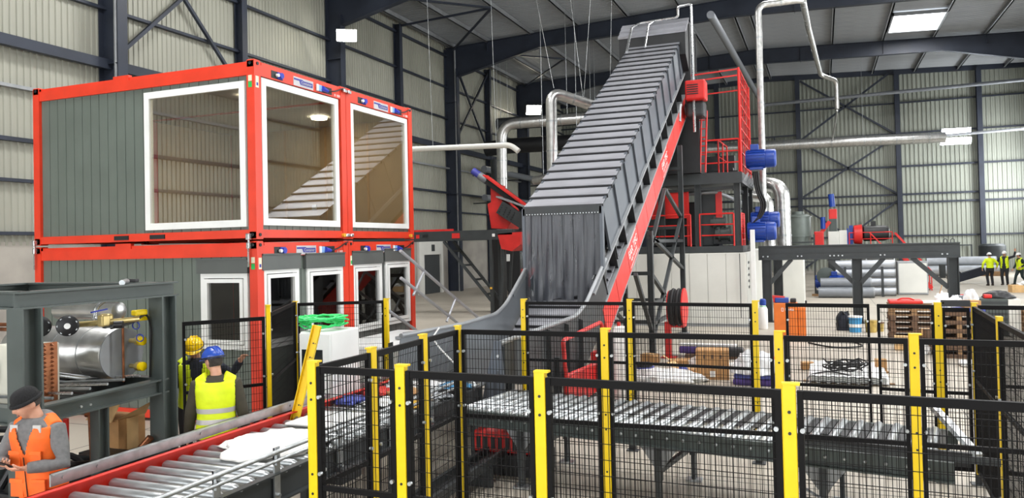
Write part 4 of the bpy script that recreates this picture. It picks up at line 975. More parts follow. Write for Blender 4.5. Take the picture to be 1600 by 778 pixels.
duct('dark_duct', 'dark square-looking duct hanging below the dull silver duct', [(-20.5, 46, 9.2), (-19, 46, 9.3), (-12, 46, 9.2)], .5, 'near_black', .3, False, hang=[(-19.4, 46, 9.3), (-13, 46, 9.2)])
duct('dark_duct', 'dark vertical duct dropping behind the red screw feeder', [(-18.9, 44, 8.2), (-18.6, 44, 2.2)], .42, 'dark_grey', .2, False, hang=[(-18.8, 44, 8.2)])
duct('grey_pipe', 'grey pipe on brackets along the far left wall, upper one', [(-20.7, 46, 7.9), (-20.7, 56, 7.9), (-20.7, 65, 7.9)], .22, 'pipe_grey', .3, False, wall=[(-20.7, y_, 7.6) for y_ in (47, 52, 58, 64)], cat='pipe')
duct('grey_pipe', 'grey pipe on brackets along the far left wall, lower one', [(-20.7, 46, 6.0), (-20.7, 56, 6.0), (-20.7, 65, 6.0)], .22, 'pipe_grey', .3, False, wall=[(-20.7, y_, 5.7) for y_ in (47, 52, 58, 64)], cat='pipe')
duct('white_pipe', 'thin white pipe hanging level behind the red containers, end turned down', [(-15.6, 25, 6.5), (-10.2, 25, 6.34), (-9.9, 25, 6.1)], .1, 'white_panel', .25, False, cat='pipe')
duct('silver_pipe', 'tall silver riser pipe right of the red cage, turned under the roof', [(-1.93, 29, 3), (-1.93, 29, 11.35), (-.4, 29.5, 11.5), (-.3, 36, 12.2), (.2, 44, 11.6), (1.0, 45, 11.4), (1.0, 45.2, 9.9)], .12, 'foil', .3, cat='pipe')
duct('silver_pipe', 'thin silver drop pipe joining the long horizontal duct', [(1.0, 45.2, 9.8), (.95, 58.5, 9.95), (.95, 60, 9.9)], .05, 'foil', .2, False, cat='pipe')
duct('silver_duct', 'long silver duct running level across the back wall', [(-9, 60, 9.9), (2, 60, 9.78), (8.3, 60.5, 9.7)], .38, 'foil', .5, hang=[(-7, 60, 9.9), (3, 60, 9.8)])
duct('thin_pipe', 'thin grey pipe high across the back wall', [(-3.8, 62, 13.3), (14.8, 62, 13.55)], .13, 'pipe_grey', .2, False, cat='pipe')
duct('thin_pipe', 'thin pale pipe across the back wall right of the bright lamps', [(8.4, 62, 10.0), (14.8, 62, 10.15)], .1, 'pipe_light', .2, False, cat='pipe')
duct('roof_pipe', 'grey roof pipe with an open end slanting down behind the silver riser', [(-4.2, 33.5, 12.55), (-3.9, 62, 13.2)], .17, 'pipe_grey', .2, False, cat='pipe')
duct('silver_duct', 'thick silver duct bending down behind the blue motors, outer one', [(-2.3, 30, 4.9), (-1.3, 29.4, 4.75), (-1.28, 29.4, 2.0)], .27, 'foil', .5)
duct('silver_duct', 'silver duct bending down behind the blue motors, inner one', [(-2.5, 31, 4.5), (-1.9, 30.6, 4.4), (-1.85, 30.6, 2.2)], .22, 'foil', .4)
# hanger wires
def wire(a, b, label): tag(MB().cyl(a, b, .008, 5).build('hanger_wire', 'galvanised'), label, 'wire')
wire((-13.3, 25, 6.5), (-13.5, 25, roof_z(-13.5) - .1), 'hanger wire of the white pipe, left one'); wire((-10.75, 25, 6.4), (-10.9, 25, roof_z(-10.9) - .1), 'hanger wire of the white pipe, right one')
for k, (a, b) in enumerate((((-8.9, 26.1, 8.45), (-10.4, 26.6, 15.9)), ((-8.0, 26.8, 8.0), (-7.3, 27, 15.9)), ((-8.0, 26.8, 8.0), (-8.9, 27, 15.9)), ((-7.2, 27.5, 7.8), (-7.0, 28, 15.9)))): wire(a, b, 'hanger wire of the bright silver duct, %s from the left' % ('first', 'third', 'second', 'fourth')[k])
# lamps
def floodlight(loc, w_, h_, rx, rz, label, lens='lamp_lens', power=0, arm=None):
    t = thing('floodlight', label, 'lamp', loc)
    M = Matrix.Rotation(rz, 3, 'Z') @ Matrix.Rotation(rx, 3, 'X')
    MB().box(Vector(loc) + M @ Vector((0, .06, 0)), (w_ + .06, .1, h_ + .06), M=M).build('housing', 'lamp_case', t)
    MB().box(Vector(loc) - M @ Vector((0, .0, 0)), (w_, .03, h_), M=M).build('lens', lens, t)
    MB().bar(Vector(loc) + M @ Vector((0, .1, 0)), arm, .06, .06).build('bracket', 'dark_grey', t)
    if power:
        l = bpy.data.lights.new('floodlight_lamp', 'AREA'); l.shape = 'RECTANGLE'; l.size = w_; l.size_y = h_; l.energy = power; l.color = (1, .95, .86) if lens == 'lamp_lens' else (.95, .97, 1)
        o = bpy.data.objects.new('floodlight_lamp', l); COL.objects.link(o); o.parent = t
        R_ = (M @ Matrix.Rotation(PI/2, 3, 'X')).to_4x4(); R_.translation = M @ Vector((0, -.03, 0)); o.matrix_local = R_
    return t
floodlight((-20.3, 29.9, 12.7), .85, .5, .5, .55, 'bright warm floodlight under the haunch of the second left column', power=500, arm=(-21.1, 30.6, 12.9))
floodlight((-20.4, 54.9, 13.2), 1.1, .7, .5, .55, 'bright warm floodlight far back near the left corner', power=500, arm=(-21.1, 55.33, 13.4))
floodlight((9.5, 64, 10.45), 1.9, .5, .35, .1, 'upper of the two bright lamps on the back wall', 'led_lens', 350, arm=(9.5, 66.4, 10.6))
floodlight((9.4, 63.6, 9.72), 2.0, .45, .35, .1, 'lower of the two bright lamps on the back wall', 'led_lens', 350, arm=(9.4, 66.4, 9.8))

# ------------------------------------------------------------------ grey steel gantry on the right
g = thing('steel_gantry', 'heavy dark grey steel gantry beam on posts with knee braces', 'gantry', (1, 27, 0))
MB().b2((-2.0, 26.85, 2.52), (4.0, 27.15, 2.56)).b2((-2.0, 26.85, 2.08), (4.0, 27.15, 2.12)).b2((-2.0, 26.9, 2.1), (4.0, 27.1, 2.54)).b2((-2, 26.88, 2.3), (3.7, 26.9, 2.325)).build('beam', 'dark_grey', g)
for x in (-1.75, 1.05, 3.8):
    p = MB().ibeam((x, 27, .02), (x, 27, 2.1), .3 if x > 1 else .26, .3, .025, (1, 0, 0)).build('post', 'dark_grey', g); MB().box((x, 27, .012), (.5, .5, .024)).build('base_plate', 'dark_grey', p)
MB().ibeam((-1.45, 28.2, .02), (-1.45, 28.2, 2.1), .26, .3, .025, (1, 0, 0)).build('post', 'dark_grey', g)
MB().ibeam((3.6, 27.1, 2.3), (3.6, 31.5, 2.3), .3, .4, .02).build('side_beam', 'dark_grey', g)
for a, b in (((-1.65, 1.3), (-.95, 2.1)), ((.95, 1.3), (.2, 2.1)), ((1.15, 1.3), (1.85, 2.1)), ((3.65, 1.15), (2.65, 2.1))): MB().bar((a[0], 26.95, a[1]), (b[0], 26.95, b[1]), .1, .14).build('knee_brace', 'dark_grey', g)
for x in (-1.85, -1.7, -.75, -.63, .25, .37, .5, .62, 1.75, 1.87, 3.5, 3.64): MB().cyl((x, 26.88, 2.2), (x, 26.86, 2.2), .025, 8).build('bolt', 'galvanised', g)
for x in (3.55, 3.75): MB().tube([(x, 26.9, 2.56), (x, 26.9, 2.64), (x + .05, 26.9, 2.68), (x + .1, 26.9, 2.64), (x + .1, 26.9, 2.56)], .015, 6).build('lifting_eye', 'dark_grey', g)
c = thing('white_panel_wall', 'plain white panel block behind the left gantry post', 'cabinet', (-1.3, 33, 0)); MB().b2((-1.55, 33, 0), (-.72, 36, 2.05)).build('body', 'white_panel', c); MB().b2((-1.5, 32.98, .05), (-.77, 33, 2.0)).build('door', 'white_panel', c)

# ------------------------------------------------------------------ far machines behind the gantry
cy = thing('cyclone', 'grey-green cyclone separator with a conical bottom', 'cyclone', (-1.1, 42, 0))
MB().lathe([(.2, .25), (.22, .9), (.62, 2.9), (.62, 3.95), (.5, 4.05)], (-1.1, 42, 0), Z, 24).build('cone', 'cyclone_grey', cy, True)
for z in (2.9, 3.9): MB().cyl((-1.1, 42, z), (-1.1, 42, z + .05), .67, 24).build('flange', 'cyclone_grey', cy, True)
MB().cyl((-1.1, 42, 4.0), (-1.1, 42, 4.2), .3, 16).build('outlet', 'cyclone_grey', cy, True); MB().cyl((-1.1, 42, 3.55), (-2.1, 42, 3.55), .2, 16).build('inlet', 'cyclone_grey', cy, True)
for dx, dy in ((-.75, -.75), (.75, -.75), (.75, .75), (-.75, .75)): MB().bar((-1.1 + dx, 42 + dy, 0), (-1.1 + dx, 42 + dy, 3.0), .07, .07).build('leg', 'dark_grey', cy)
for z in (1.6, 2.6): MB().bar((-1.85, 41.25, z), (-.35, 41.25, z), .05, .07).bar((-1.85, 41.25, z), (-1.85, 42.75, z), .07, .05).build('frame_bar', 'dark_grey', cy)
emotor((-.35, 41, .55), .2, .5, 'small blue motor low at the foot of the cyclone, left one'); emotor((.35, 39.6, .75), .24, .6, 'small blue motor on a grey pump right of the cyclone', (1, -.3, 0))
pu = thing('pump_set', 'grey pump casing on a timber bearer between the small blue motors', 'pump', (.2, 39.8, 0)); MB().lathe([(.2, 0), (.42, .05), (.42, .3), (.2, .35)], (.15, 39.9, .95), (0, -1, 0), 20).build('casing', 'frame_green_grey', pu, True); MB().b2((-.3, 39.5, .1), (1.1, 40.1, .25)).build('skid', 'dark_grey', pu); MB().b2((-.5, 39.4, 0), (1.3, 39.6, .1)).build('bearer', 'timber', pu); MB().b2((.05, 39.7, .2), (.3, 40.1, .7)).build('stand', 'frame_green_grey', pu)
rb = thing('dosing_machine', 'slim red and white filling machine with a small blue top motor', 'machine', (.6, 45, 0))
MB().rbox((.62, 45, 4.1), (.42, .4, .55), .03).build('red_head', 'machine_red', rb); MB().cyl((.6, 45, 4.5), (.55, 45, 5.2), .16, 14).build('top_motor', 'motor_blue', rb, True)
MB().rbox((.62, 45, 3.5), (.4, .4, .7), .03).build('mid_box', 'frame_green_grey', rb); MB().rbox((.62, 45, 2.6), (.55, .5, 1.1), .03).build('white_box', 'white_panel', rb); MB().rbox((.62, 45, 1.1), (.6, .5, 2.2), .03).build('column', 'dark_grey', rb)
MB().rbox((-.12, 44.8, 2.7), (.5, .4, .95), .05).build('red_case', 'machine_red', rb); MB().bar((0, 44.8, 3.1), (.45, 44.8, 3.7), .2, .2).build('feed_arm', 'machine_red', rb); MB().cyl((.1, 44.7, 3.3), (.1, 44.7, 3.95), .13, 12).build('valve', 'motor_blue', rb, True)
MB().rbox((1.1, 45, 2.75), (.4, .4, .9), .02).build('panel_box', 'white_panel', rb); MB().b2((1.3, 44.9, 2.4), (1.38, 45.2, 3.3)).build('blue_panel', 'motor_blue', rb)
fm_ = thing('drive_station', 'black motor with red end cover on a red-railed stand far back', 'motor', (2.6, 45, 0))
MB().lathe([(.3, 0), (.42, .1), (.42, 1.1), (.34, 1.3), (.2, 1.35)], (2.05, 45, 3.0), (1, 0, 0), 20).build('motor_body', 'near_black', fm_, True); MB().lathe([(.3, -.45), (.5, -.4), (.55, 0), (.3, .02)], (2.05, 45, 2.95), (1, 0, 0), 20).build('end_cover', 'machine_red', fm_, True)
MB().b2((1.4, 44.6, 2.0), (3.5, 45.5, 2.35)).build('deck', 'dark_grey', fm_); MB().b2((2.5, 44.95, 3.4), (2.75, 45.1, 3.65)).build('terminal_box', 'near_black', fm_)
for x in (1.5, 2.4, 3.4): MB().b2((x - .06, 44.9, 0), (x + .06, 45.1, 2.0)).build('post', 'dark_grey', fm_)
rail(fm_, [(1.4, 44.6), (3.5, 44.6)], 2.3, .75, (.4,)); MB().bar((2.4, 44.6, 3.05), (3.0, 44.6, 2.35), .06, .06).build('rail_brace', 'machine_red', fm_)
MB().b2((1.42, 44.9, 2.35), (1.6, 45.2, 3.45)).build('blue_case', 'motor_blue', fm_)
st = thing('red_stairs', 'red steel stairs leading down from the far drive station', 'stairs', (4.2, 44, 0))
for dy in (0, .8): MB().bar((3.6, 43.9 + dy, 2.2), (5.2, 43.9 + dy, .1), .06, .18).build('stringer', 'machine_red', st); MB().bar((3.6, 43.9 + dy, 3.0), (5.2, 43.9 + dy, 1.0), .05, .05).build('handrail', 'machine_red', st); MB().bar((5.2, 43.9 + dy, 0), (5.2, 43.9 + dy, 1.0), .05, .05).build('post', 'machine_red', st)
for i in range(8): MB().b2((3.75 + i*.18, 43.9, 1.98 - i*.235), (3.95 + i*.18, 44.7, 2.0 - i*.235)).build('tread', 'dark_grey', st)
gc = thing('grey_crate', 'tall pale grey crate under the gantry, left of its right post', 'crate', (4.0, 41, 0)); MB().rbox((4.0, 41, .8), (1.3, 1.1, 1.58), .02).build('body', 'galvanised_paint', gc); MB().b2((3.4, 40.43, .1), (4.6, 40.45, 1.5)).build('front_sheet', 'white_panel', gc)
gl_ = thing('glass_cabin', 'low aluminium-framed cabin behind the stacked tubes', 'cabin', (2.4, 43, 0))
for x in (1.4, 2.1, 2.8, 3.4): MB().b2((x - .03, 42.5, 0), (x + .03, 42.56, 1.9)).build('mullion', 'aluminium', gl_)
MB().b2((1.4, 42.5, 1.85), (3.4, 43.5, 1.9)).build('roof', 'white_panel', gl_); MB().b2((1.4, 42.52, .1), (3.4, 42.54, 1.85)).build('pane', 'window_dark', gl_); MB().b2((1.4, 43.4, 0), (3.4, 43.5, 1.85)).build('back', 'white_panel', gl_)
# stacked tubes
def tube_pipe(y, z, x0, x1, r, mt, label, group=None):
    t = thing('steel_tube', label, 'tube', ((x0 + x1)/2, y, z - r), 0, group)
    m = MB(); m.tube([(x0, y, z), (x1, y, z)], r, 18, cap=False); m.tube([(x1, y, z), (x0, y, z)], r - .02, 18, cap=False); m.build('wall', mt, t, True)
    MB().lathe([(r, 0), (r + .004, .0), (r + .004, .05), (r, .05)], (x1 - .05, y, z), (1, 0, 0), 18).build('end_band', 'galvanised_paint', t); return t
for k, (y, z) in enumerate(((38.3, .26), (38.6, .68))): tube_pipe(y, z, -.2 + .1*k, 2.2 - .1*k, .24, 'pipe_grey', ('dark grey tube lying lowest in front under the gantry', 'dark grey tube resting on the lowest one')[k])
for k, (y, z) in enumerate(((39.6, .22), (39.65, .66), (39.7, 1.1), (39.72, 1.5))): tube_pipe(y, z, .6, 3.2, .2, 'pipe_light', ('bottom silver tube of the stack behind the dark tubes', 'second silver tube from the bottom behind the dark tubes', 'third silver tube from the bottom behind the dark tubes', 'topmost silver tube of the stack behind the dark tubes')[k])
rk = thing('tube_rack', 'dark rack holding the stacked tubes apart', 'rack', (1.9, 39.1, 0))
for x in (1.0, 2.6): MB().b2((x - .05, 39.05, 0), (x + .05, 39.25, 1.4)).build('upright', 'dark_grey', rk)
for y, z, l in ((60, .3, 'long silver tube on the floor by the back wall, front one'), (60.8, .9, 'long silver tube by the back wall, upper rear one')): tube_pipe(y, z + .05, 6.9, 11.2, .35, 'pipe_light', l)
tb = thing('timber_bearers', 'pale timber bearers under the far silver tubes', 'timber', (9, 59.6, 0)); MB().b2((9.4, 59.1, 0), (11.4, 59.5, .3)).build('bearer', 'timber', tb)
tw = thing('trestle_pair', 'pair of small dark trestles left of the far silver tubes', 'trestle', (8.5, 57, 0))
for x in (7.4, 8.0): MB().rbox((x, 57, .45), (.35, .4, .9), .02).build('trestle', 'dark_grey', tw)
# ------------------------------------------------------------------ left: belt conveyor, red screw, skid frame, boiler, cabinet
b = thing('belt_conveyor', 'long grey and red belt conveyor running level behind the containers', 'conveyor', (-14, 28, 0))
MB().b2((-19, 27.7, 3.02), (-11.75, 27.76, 3.42)).build('side_plate', 'dark_grey', b); MB().b2((-19, 28.6, 3.02), (-11.75, 28.66, 3.42)).build('side_plate', 'dark_grey', b)
MB().b2((-19, 27.7, 3.42), (-13.9, 27.78, 3.5)).build('skirt', 'machine_red', b); MB().b2((-19, 27.8, 3.3), (-11.7, 28.6, 3.33)).build('belt', 'rubber', b)
MB().b2((-13.95, 27.68, 3.12), (-13.6, 27.7, 3.32)).build('red_plate', 'machine_red', b); MB().b2((-15.3, 27.68, 3.2), (-15.05, 27.7, 3.3)).build('slot', 'near_black', b); MB().b2((-15.6, 27.68, 3.15), (-15.45, 27.7, 3.3)).build('red_plate', 'machine_red', b); MB().rbox((-12.1, 27.66, 3.2), (.12, .03, .12), .01).build('switch_box', 'white_frame', b)
MB().rbox((-11.6, 28.1, 3.3), (.7, 1.0, .25), .03).build('end_drum_cover', 'dark_grey', b)
MB().prism([(-11.9, 27.6, 3.25), (-10.9, 27.6, 3.3), (-10.95, 27.6, 2.8), (-11.3, 27.6, 2.55), (-11.75, 27.6, 2.65)], (0, 1.1, 0)).build('end_hood', 'machine_red', b)
for y in (27.75, 28.6):
    MB().bar((-12.25, y, .02), (-12.25, y, 3.02), .12, .12).build('leg', 'dark_grey', b); MB().bar((-11.9, y, .02), (-11.7, y, 2.7), .1, .1).build('leg', 'dark_grey', b)
    MB().bar((-14.35, y, 3.0), (-12.25, y, .55), .1, .1).build('diagonal', 'dark_grey', b)
for k in range(4): MB().bar((-14.0 + k*.5, 27.75, 2.6 - k*.58), (-14.0 + k*.5, 28.6, 2.6 - k*.58), .08, .08).build('tie', 'dark_grey', b)
MB().rbox((-12.25, 27.66, 1.1), (.08, .06, .08), .01).build('yellow_clip', 'ochre', b)
s = thing('screw_feeder', 'red hood and slanted dark trough of a screw feeder above the belt end', 'machine', (-12, 29, 3.4))
MB().prism([(-12.75, 28.6, 4.5), (-12.2, 28.6, 4.75), (-11.6, 28.6, 3.9), (-11.9, 28.6, 3.45), (-12.6, 28.6, 3.5)], (0, 1.2, 0)).build('hood', 'machine_red', s)
MB().bar((-12.15, 28.5, 4.35), (-10.75, 28.5, 3.45), .16, .55, Z).build('trough', 'dark_grey', s)
m = MB()
for i in range(4):
    for k in range(4):
        c = Vector((-12.0 + i*.17 - k*.05, 28.41, 4.42 - i*.11 - k*.09)); m.box(c, (.06, .01, .04))
tag(m.build('vent_slot', 'near_black', s), kind='stuff')
MB().bar((-13.0, 29.2, 5.55), (-10.9, 29.2, 4.0), .3, .32, Z).build('upper_trough', 'near_black', s); MB().bar((-13.0, 29.0, 5.72), (-10.9, 29.0, 4.17), .5, .05, Z).build('red_edge', 'machine_red', s)
MB().bar((-12.3, 28.7, 4.78), (-10.9, 28.7, 4.25), .5, .06, Z).build('lid', 'galvanised_paint', s)
MB().cyl((-13.35, 29.2, 5.75), (-13.0, 29.2, 5.5), .17, 14).build('drive', 'pipe_grey', s, True); MB().cyl((-13.65, 29.2, 5.97), (-13.35, 29.2, 5.75), .15, 14).build('motor', 'sign_blue', s, True)
MB().b2((-12.9, 29.3, 4.3), (-12.4, 29.7, 5.3)).build('red_post', 'machine_red', s); MB().b2((-13.0, 29.5, 0), (-12.5, 29.9, 4.3)).build('support_post', 'near_black', s)
tag(MB().lathe([(.2, 0), (.22, 1.9), (.3, 2.4)], (-11.1, 28.6, .3), Z, 14).build('film_chute', 'clear_film', None, True), 'clear plastic sleeve hanging under the red belt end hood', 'sleeve')
k = thing('forklift', 'small red and black industrial truck far back by the concrete wall', 'vehicle', (-16.5, 41, 0))
MB().rbox((-16.5, 41, .9), (1.6, 2.2, 1.1), .15).build('body', 'machine_red', k); MB().rbox((-16.5, 40.6, 1.9), (1.2, 1.4, .9), .1).build('cab', 'near_black', k); MB().b2((-17.2, 39.7, .3), (-15.8, 39.85, 3.2)).build('mast', 'near_black', k); MB().rbox((-16.7, 39.6, 2.1), (.7, .1, .4), .02).build('lamp_bar', 'white_frame', k)
for x in (-17.2, -15.8):
    for y in (40.2, 41.8): MB().lathe([(.1, -.14), (.4, -.13), (.4, .13), (.1, .14)], (x, y, .4), (1, 0, 0), 18).build('wheel', 'rubber', k, True)
# aluminium handrails of a stair beside the containers
h = thing('stair_handrail', 'loose aluminium handrail sections leaning down beside the red containers', 'handrail', (-7.3, 14.8, 0))
for dz in (0, -.52): MB().tube([(-7.5, 12.7, 2.71 + dz), (-7.5, 18.4 + dz*2.1, .05)], .032, 8).build('rail', 'pipe_light', h, True)
for y in (13.5, 14.9, 16.3): MB().tube([(-7.5, y - .35, 2.35 - (y - 12.9)*.4686 - .24), (-7.5, y + .1, 2.57 - (y - 12.9)*.4686)], .026, 8).build('baluster', 'pipe_light', h, True)
MB().tube([(-7.85, 12.7, 1.6), (-7.75, 15.9, .04)], .032, 8).build('lower_rail', 'pipe_light', h, True)
# white covered low block beyond the cabinet
w_ = thing('covered_platform', 'low block under a white cover between the containers and the hopper', 'platform', (-6.8, 12, 0))
MB().rbox((-6.85, 11.55, .61), (1.5, 2.3, 1.2), .05).build('cover', 'white_cab', w_)
gt = thing('grey_gutters', 'two pale grey sheet profiles lying on the white cover', 'profile', (-6.5, 11.6, 1.22)); MB().b2((-6.75, 11.2, 1.22), (-5.72, 11.45, 1.27)).build('profile', 'galvanised_paint', gt); MB().b2((-6.9, 11.7, 1.22), (-5.75, 11.9, 1.28)).build('profile', 'galvanised_paint', gt)
# white control cabinet with hose on top
cb = thing('control_cabinet', 'white control cabinet with a dark window and a green hose on top', 'cabinet', (-5.7, 7.9, 0))
MB().rbox((-5.72, 7.95, .9), (.46, .58, 1.74), .015).build('body', 'white_cab', cb)
MB().b2((-5.9, 7.7, 0), (-5.55, 8.2, .05)).build('plinth', 'dark_grey', cb)
MB().rbox((-5.72, 7.645, .95), (.44, .03, 1.6), .008).build('door', 'white_cab', cb)
MB().rbox((-5.75, 7.625, 1.38), (.3, .012, .36), .005).build('window', 'screen_dark', cb)
MB().rbox((-5.53, 7.62, 1.35), (.025, .03, .12), .006).build('handle', 'dark_grey', cb)
for z, mt_ in ((1.02, 'near_black'), (.98, 'machine_red')): MB().cyl((-5.7, 7.63, z), (-5.7, 7.6, z), .022, 12).build('button', mt_, cb, True)
MB().cyl((-5.6, 7.63, .96), (-5.6, 7.61, .96), .03, 12).cyl((-5.6, 7.61, .96), (-5.6, 7.58, .96), .02, 12).build('emergency_stop', 'valve_yellow', cb, True)
random.seed(5)
pts = []
for i in range(240):
    a = i*.31; r = .2 + .06*math.sin(i*.7) + random.uniform(-.02, .02)
    pts.append((-5.8 + r*1.15*math.cos(a), 7.92 + r*1.05*math.sin(a), 1.79 + .012 + .11*abs(math.sin(i*.053)) + random.uniform(0, .03)))
tag(MB().tube(pts, .011, 6).build('hose_coil', 'hose_green', None, True), 'coil of bright green hose on top of the white cabinet', 'hose')
# boiler skid frame
F_ = thing('skid_frame', 'dark green-grey steel frame around the insulated boiler', 'frame', (-7.4, 5.7, 0)); FM = 'frame_green_grey'
xa, xb, yn, yf = -6.78, -8.9, 4.82, 6.45
for x, y in ((xa, yn), (xa - .08, yf), (xb, yn), (xb - .1, yf)):
    p = MB().ibeam((x, y, .02), (x, y, 2.28), .2, .2, .02, (0, 1, 0)).build('post', FM, F_); MB().box((x, y, .012), (.3, .3, .024)).build('base_plate', FM, p)
MB().ibeam((xa, yn - .1, 2.36), (xa - .08, yf + .15, 2.36), .16, .16, .018).build('top_beam', FM, F_); MB().ibeam((xa, yn, 2.36), (xb, yn, 2.36), .16, .16, .018).build('top_beam', FM, F_); MB().ibeam((xa - .08, yf, 2.36), (xb - .1, yf, 2.36), .16, .16, .018).build('top_beam', FM, F_); MB().ibeam((xb, yn, 2.36), (xb - .1, yf, 2.36), .16, .16, .018).build('top_beam', FM, F_)
MB().ibeam((xa + .02, yn, 1.3), (xa - .06, yf, 1.3), .12, .16, .018).build('shelf_beam', FM, F_); MB().ibeam((xa, yn, 1.3), (xb, yn, 1.3), .12, .16, .018).build('shelf_beam', FM, F_); MB().ibeam((xa - .08, yf, 1.3), (xb - .1, yf, 1.3), .12, .16, .018).build('shelf_beam', FM, F_)
MB().ibeam((xa - .03, 5.6, .02), (xa - .03, 5.6, 1.22), .12, .12, .015, (0, 1, 0)).build('stub_post', FM, F_)
for k in range(7): MB().b2((xb, yn + .1 + k*.22, 1.2), (xa - .08, yn + .16 + k*.22, 1.24)).build('shelf_slat', 'dark_grey', F_)
for y in (5.3, 5.4): MB().cyl((xa + .085, y, 1.3), (xa + .1, y, 1.3), .012, 8).build('bolt', 'galvanised', F_)
tag(MB().tube([(xa - .05, 5.9, 2.46), (xa - .12, 6.02, 2.47)], .03, 10).build('hand_tool', 'galvanised', None, True), 'small metal tool lying on the frame top beam', 'tool')
tag(MB().rbox((-7.3, 6.42, 2.46), (.2, .06, .035), .008).build('black_bar', 'near_black'), 'short black bar lying on the rear top beam of the frame', 'bar')
B_ = thing('boiler_tank', 'insulated silver boiler tank lying on the skid shelf', 'tank', (-8, 6.2, 1.3))
MB().lathe([(.0, -.01), (.275, 0), (.285, .02), (.285, 1.55), (.2, 1.65)], (-7.2, 6.2, 1.67), (-1, 0, 0), 36).build('shell', 'foil_clean', B_, True)
MB().lathe([(.278, 0), (.278, .012), (.0, .013)], (-7.2, 6.2, 1.67), (1, 0, 0), 36).build('end_cap', 'galvanised_paint', B_)
MB().b2((-7.189, 6.195, 1.4), (-7.184, 6.205, 1.94)).build('cap_seam', 'dark_grey', B_)
for x in (-7.55, -7.95): MB().cyl((x, 6.2, 1.67), (x + .012, 6.2, 1.67), .288, 36).build('band', 'galvanised', B_, True)
for x in (-7.45, -8.3): MB().rbox((x, 6.2, 1.32), (.12, .4, .18), .01).build('saddle', 'dark_grey', B_)
for z in (1.8, 1.52):
    c = MB().lathe([(.025, 0), (.025, .1), (.05, .1), (.05, .14), (.03, .14)], (-7.18, 6.3, z), (1, 0, 0), 12).build('nozzle', 'brass', B_, True)
    MB().lathe([(.04, 0), (.05, .02), (.05, .06), (.03, .07)], (-7.05, 6.3, z), (1, 0, 0), 14).build('yellow_cap', 'valve_yellow', c, True)
MB().tube([(-7.08, 6.12, 1.38), (-7.08, 6.12, 2.08)], .012, 8).build('sight_tube', 'copper', B_, True)
up_ = thing('upper_vessel', 'smaller silver vessel above the boiler tank', 'tank', (-7.9, 6.1, 2.0))
MB().lathe([(.05, -.02), (.1, 0), (.1, .95), (.05, 1.0)], (-7.4, 6.35, 2.12), (-1, 0, 0), 20).build('shell', 'foil_clean', up_, True); MB().tube(bend([(-7.1, 6.0, 2.06), (-7.3, 5.95, 2.06), (-7.3, 5.98, 2.2), (-7.25, 6.1, 2.3)], .04), .025, 10).build('pipe', 'aluminium', up_, True)
for x in (-7.4, -8.0): MB().b2((x - .02, 6.15, 1.9), (x + .02, 6.25, 2.0)).build('bracket', 'dark_grey', up_)
for k, (x, y, lab) in enumerate(((-7.45, 5.45, 'black bolted compressor head above the boiler, left one'), (-7.22, 5.58, 'black bolted compressor head above the boiler, right one'))):
    c = thing('compressor_head', lab, 'compressor', (x, y, 2.04)); ax = Vector((.75, -.65, 0)).normalized()
    MB().lathe([(.05, -.16), (.09, -.15), (.09, -.03), (.105, -.03), (.105, .03), (.08, .05)], (x, y, 2.04), ax, 24).build('body', 'near_black', c, True)
    u = ax.cross(Z).normalized()
    for j in range(7): a = j*2*PI/7; MB().cyl(Vector((x, y, 2.04)) + ax*.03 + (u*math.cos(a) + Z*math.sin(a))*.085, Vector((x, y, 2.04)) + ax*.045 + (u*math.cos(a) + Z*math.sin(a))*.085, .012, 6).build('bolt', 'galvanised', c)
    MB().cyl(Vector((x, y, 2.04)) + ax*.05, Vector((x, y, 2.04)) + ax*.07, .03, 10).build('centre_cap', 'white_frame', c, True)
v = thing('valve_group', 'cluster of brass valves and pipes with a yellow handle over the boiler', 'valves', (-7, 5.8, 2.0))
MB().tube(bend([(-7.5, 5.7, 2.02), (-7.0, 5.85, 2.05), (-6.95, 6.2, 2.05)], .05), .03, 10).build('pipe', 'brass', v, True)
MB().rbox((-7.0, 5.82, 2.07), (.08, .1, .12), .015).rbox((-7.06, 5.9, 2.1), (.14, .07, .07), .02).build('valve_body', 'brass', v)
MB().bar((-7.1, 5.75, 2.16), (-6.98, 5.85, 2.19), .03, .015).build('blue_lever', 'socket_blue', v); MB().rbox((-6.95, 6.22, 2.12), (.08, .16, .06), .015).build('yellow_actuator', 'valve_yellow', v); MB().rbox((-7.0, 6.3, 2.05), (.1, .16, .05), .015).build('yellow_actuator', 'valve_yellow', v)
MB().cyl((-6.95, 5.9, 2.02), (-6.88, 5.95, 2.02), .04, 12).build('sensor', 'near_black', v, True)
for z in (2.05, 2.0): MB().tube([(-8.9, 5.4, z), (-7.6, 5.5, z)], .02, 8).build('pipe', 'copper', v, True)
tag(MB().tube(bend([(-7.0, 5.9, 1.98), (-6.95, 6.15, 2.02), (-6.93, 6.3, 2.12), (-6.9, 6.33, 1.95), (-6.92, 6.32, 1.4)], .1), .012, 6).build('cable_run', 'cable', None, True), 'black cable looping down beside the right frame post', 'cable')
for k, (y, z) in enumerate(((6.2, 1.98), (6.25, 1.84))): tag(MB().tube([(-6.98 + .05*math.cos(a*.5), y, z + .04*math.sin(a*.5)) for a in range(14)], .006, 6).build('blue_air_line', 'socket_blue', None, True), ('upper blue air line loop beside the yellow caps', 'lower blue air line loop beside the yellow caps')[k], 'hose')
c = thing('cooler_unit', 'cream cooler box with copper coil ends and a blue fan motor', 'cooler', (-7.5, 5.2, 1.3))
MB().rbox((-7.42, 5.3, 1.6), (.5, .3, .58), .01).build('casing', 'cream', c)
m = MB()
for i in range(13):
    for y in (5.2, 5.28, 5.36): m.tube([(-7.17, y, 1.36 + i*.042), (-7.135, y, 1.37 + i*.042), (-7.17, y, 1.385 + i*.042)], .007, 5)
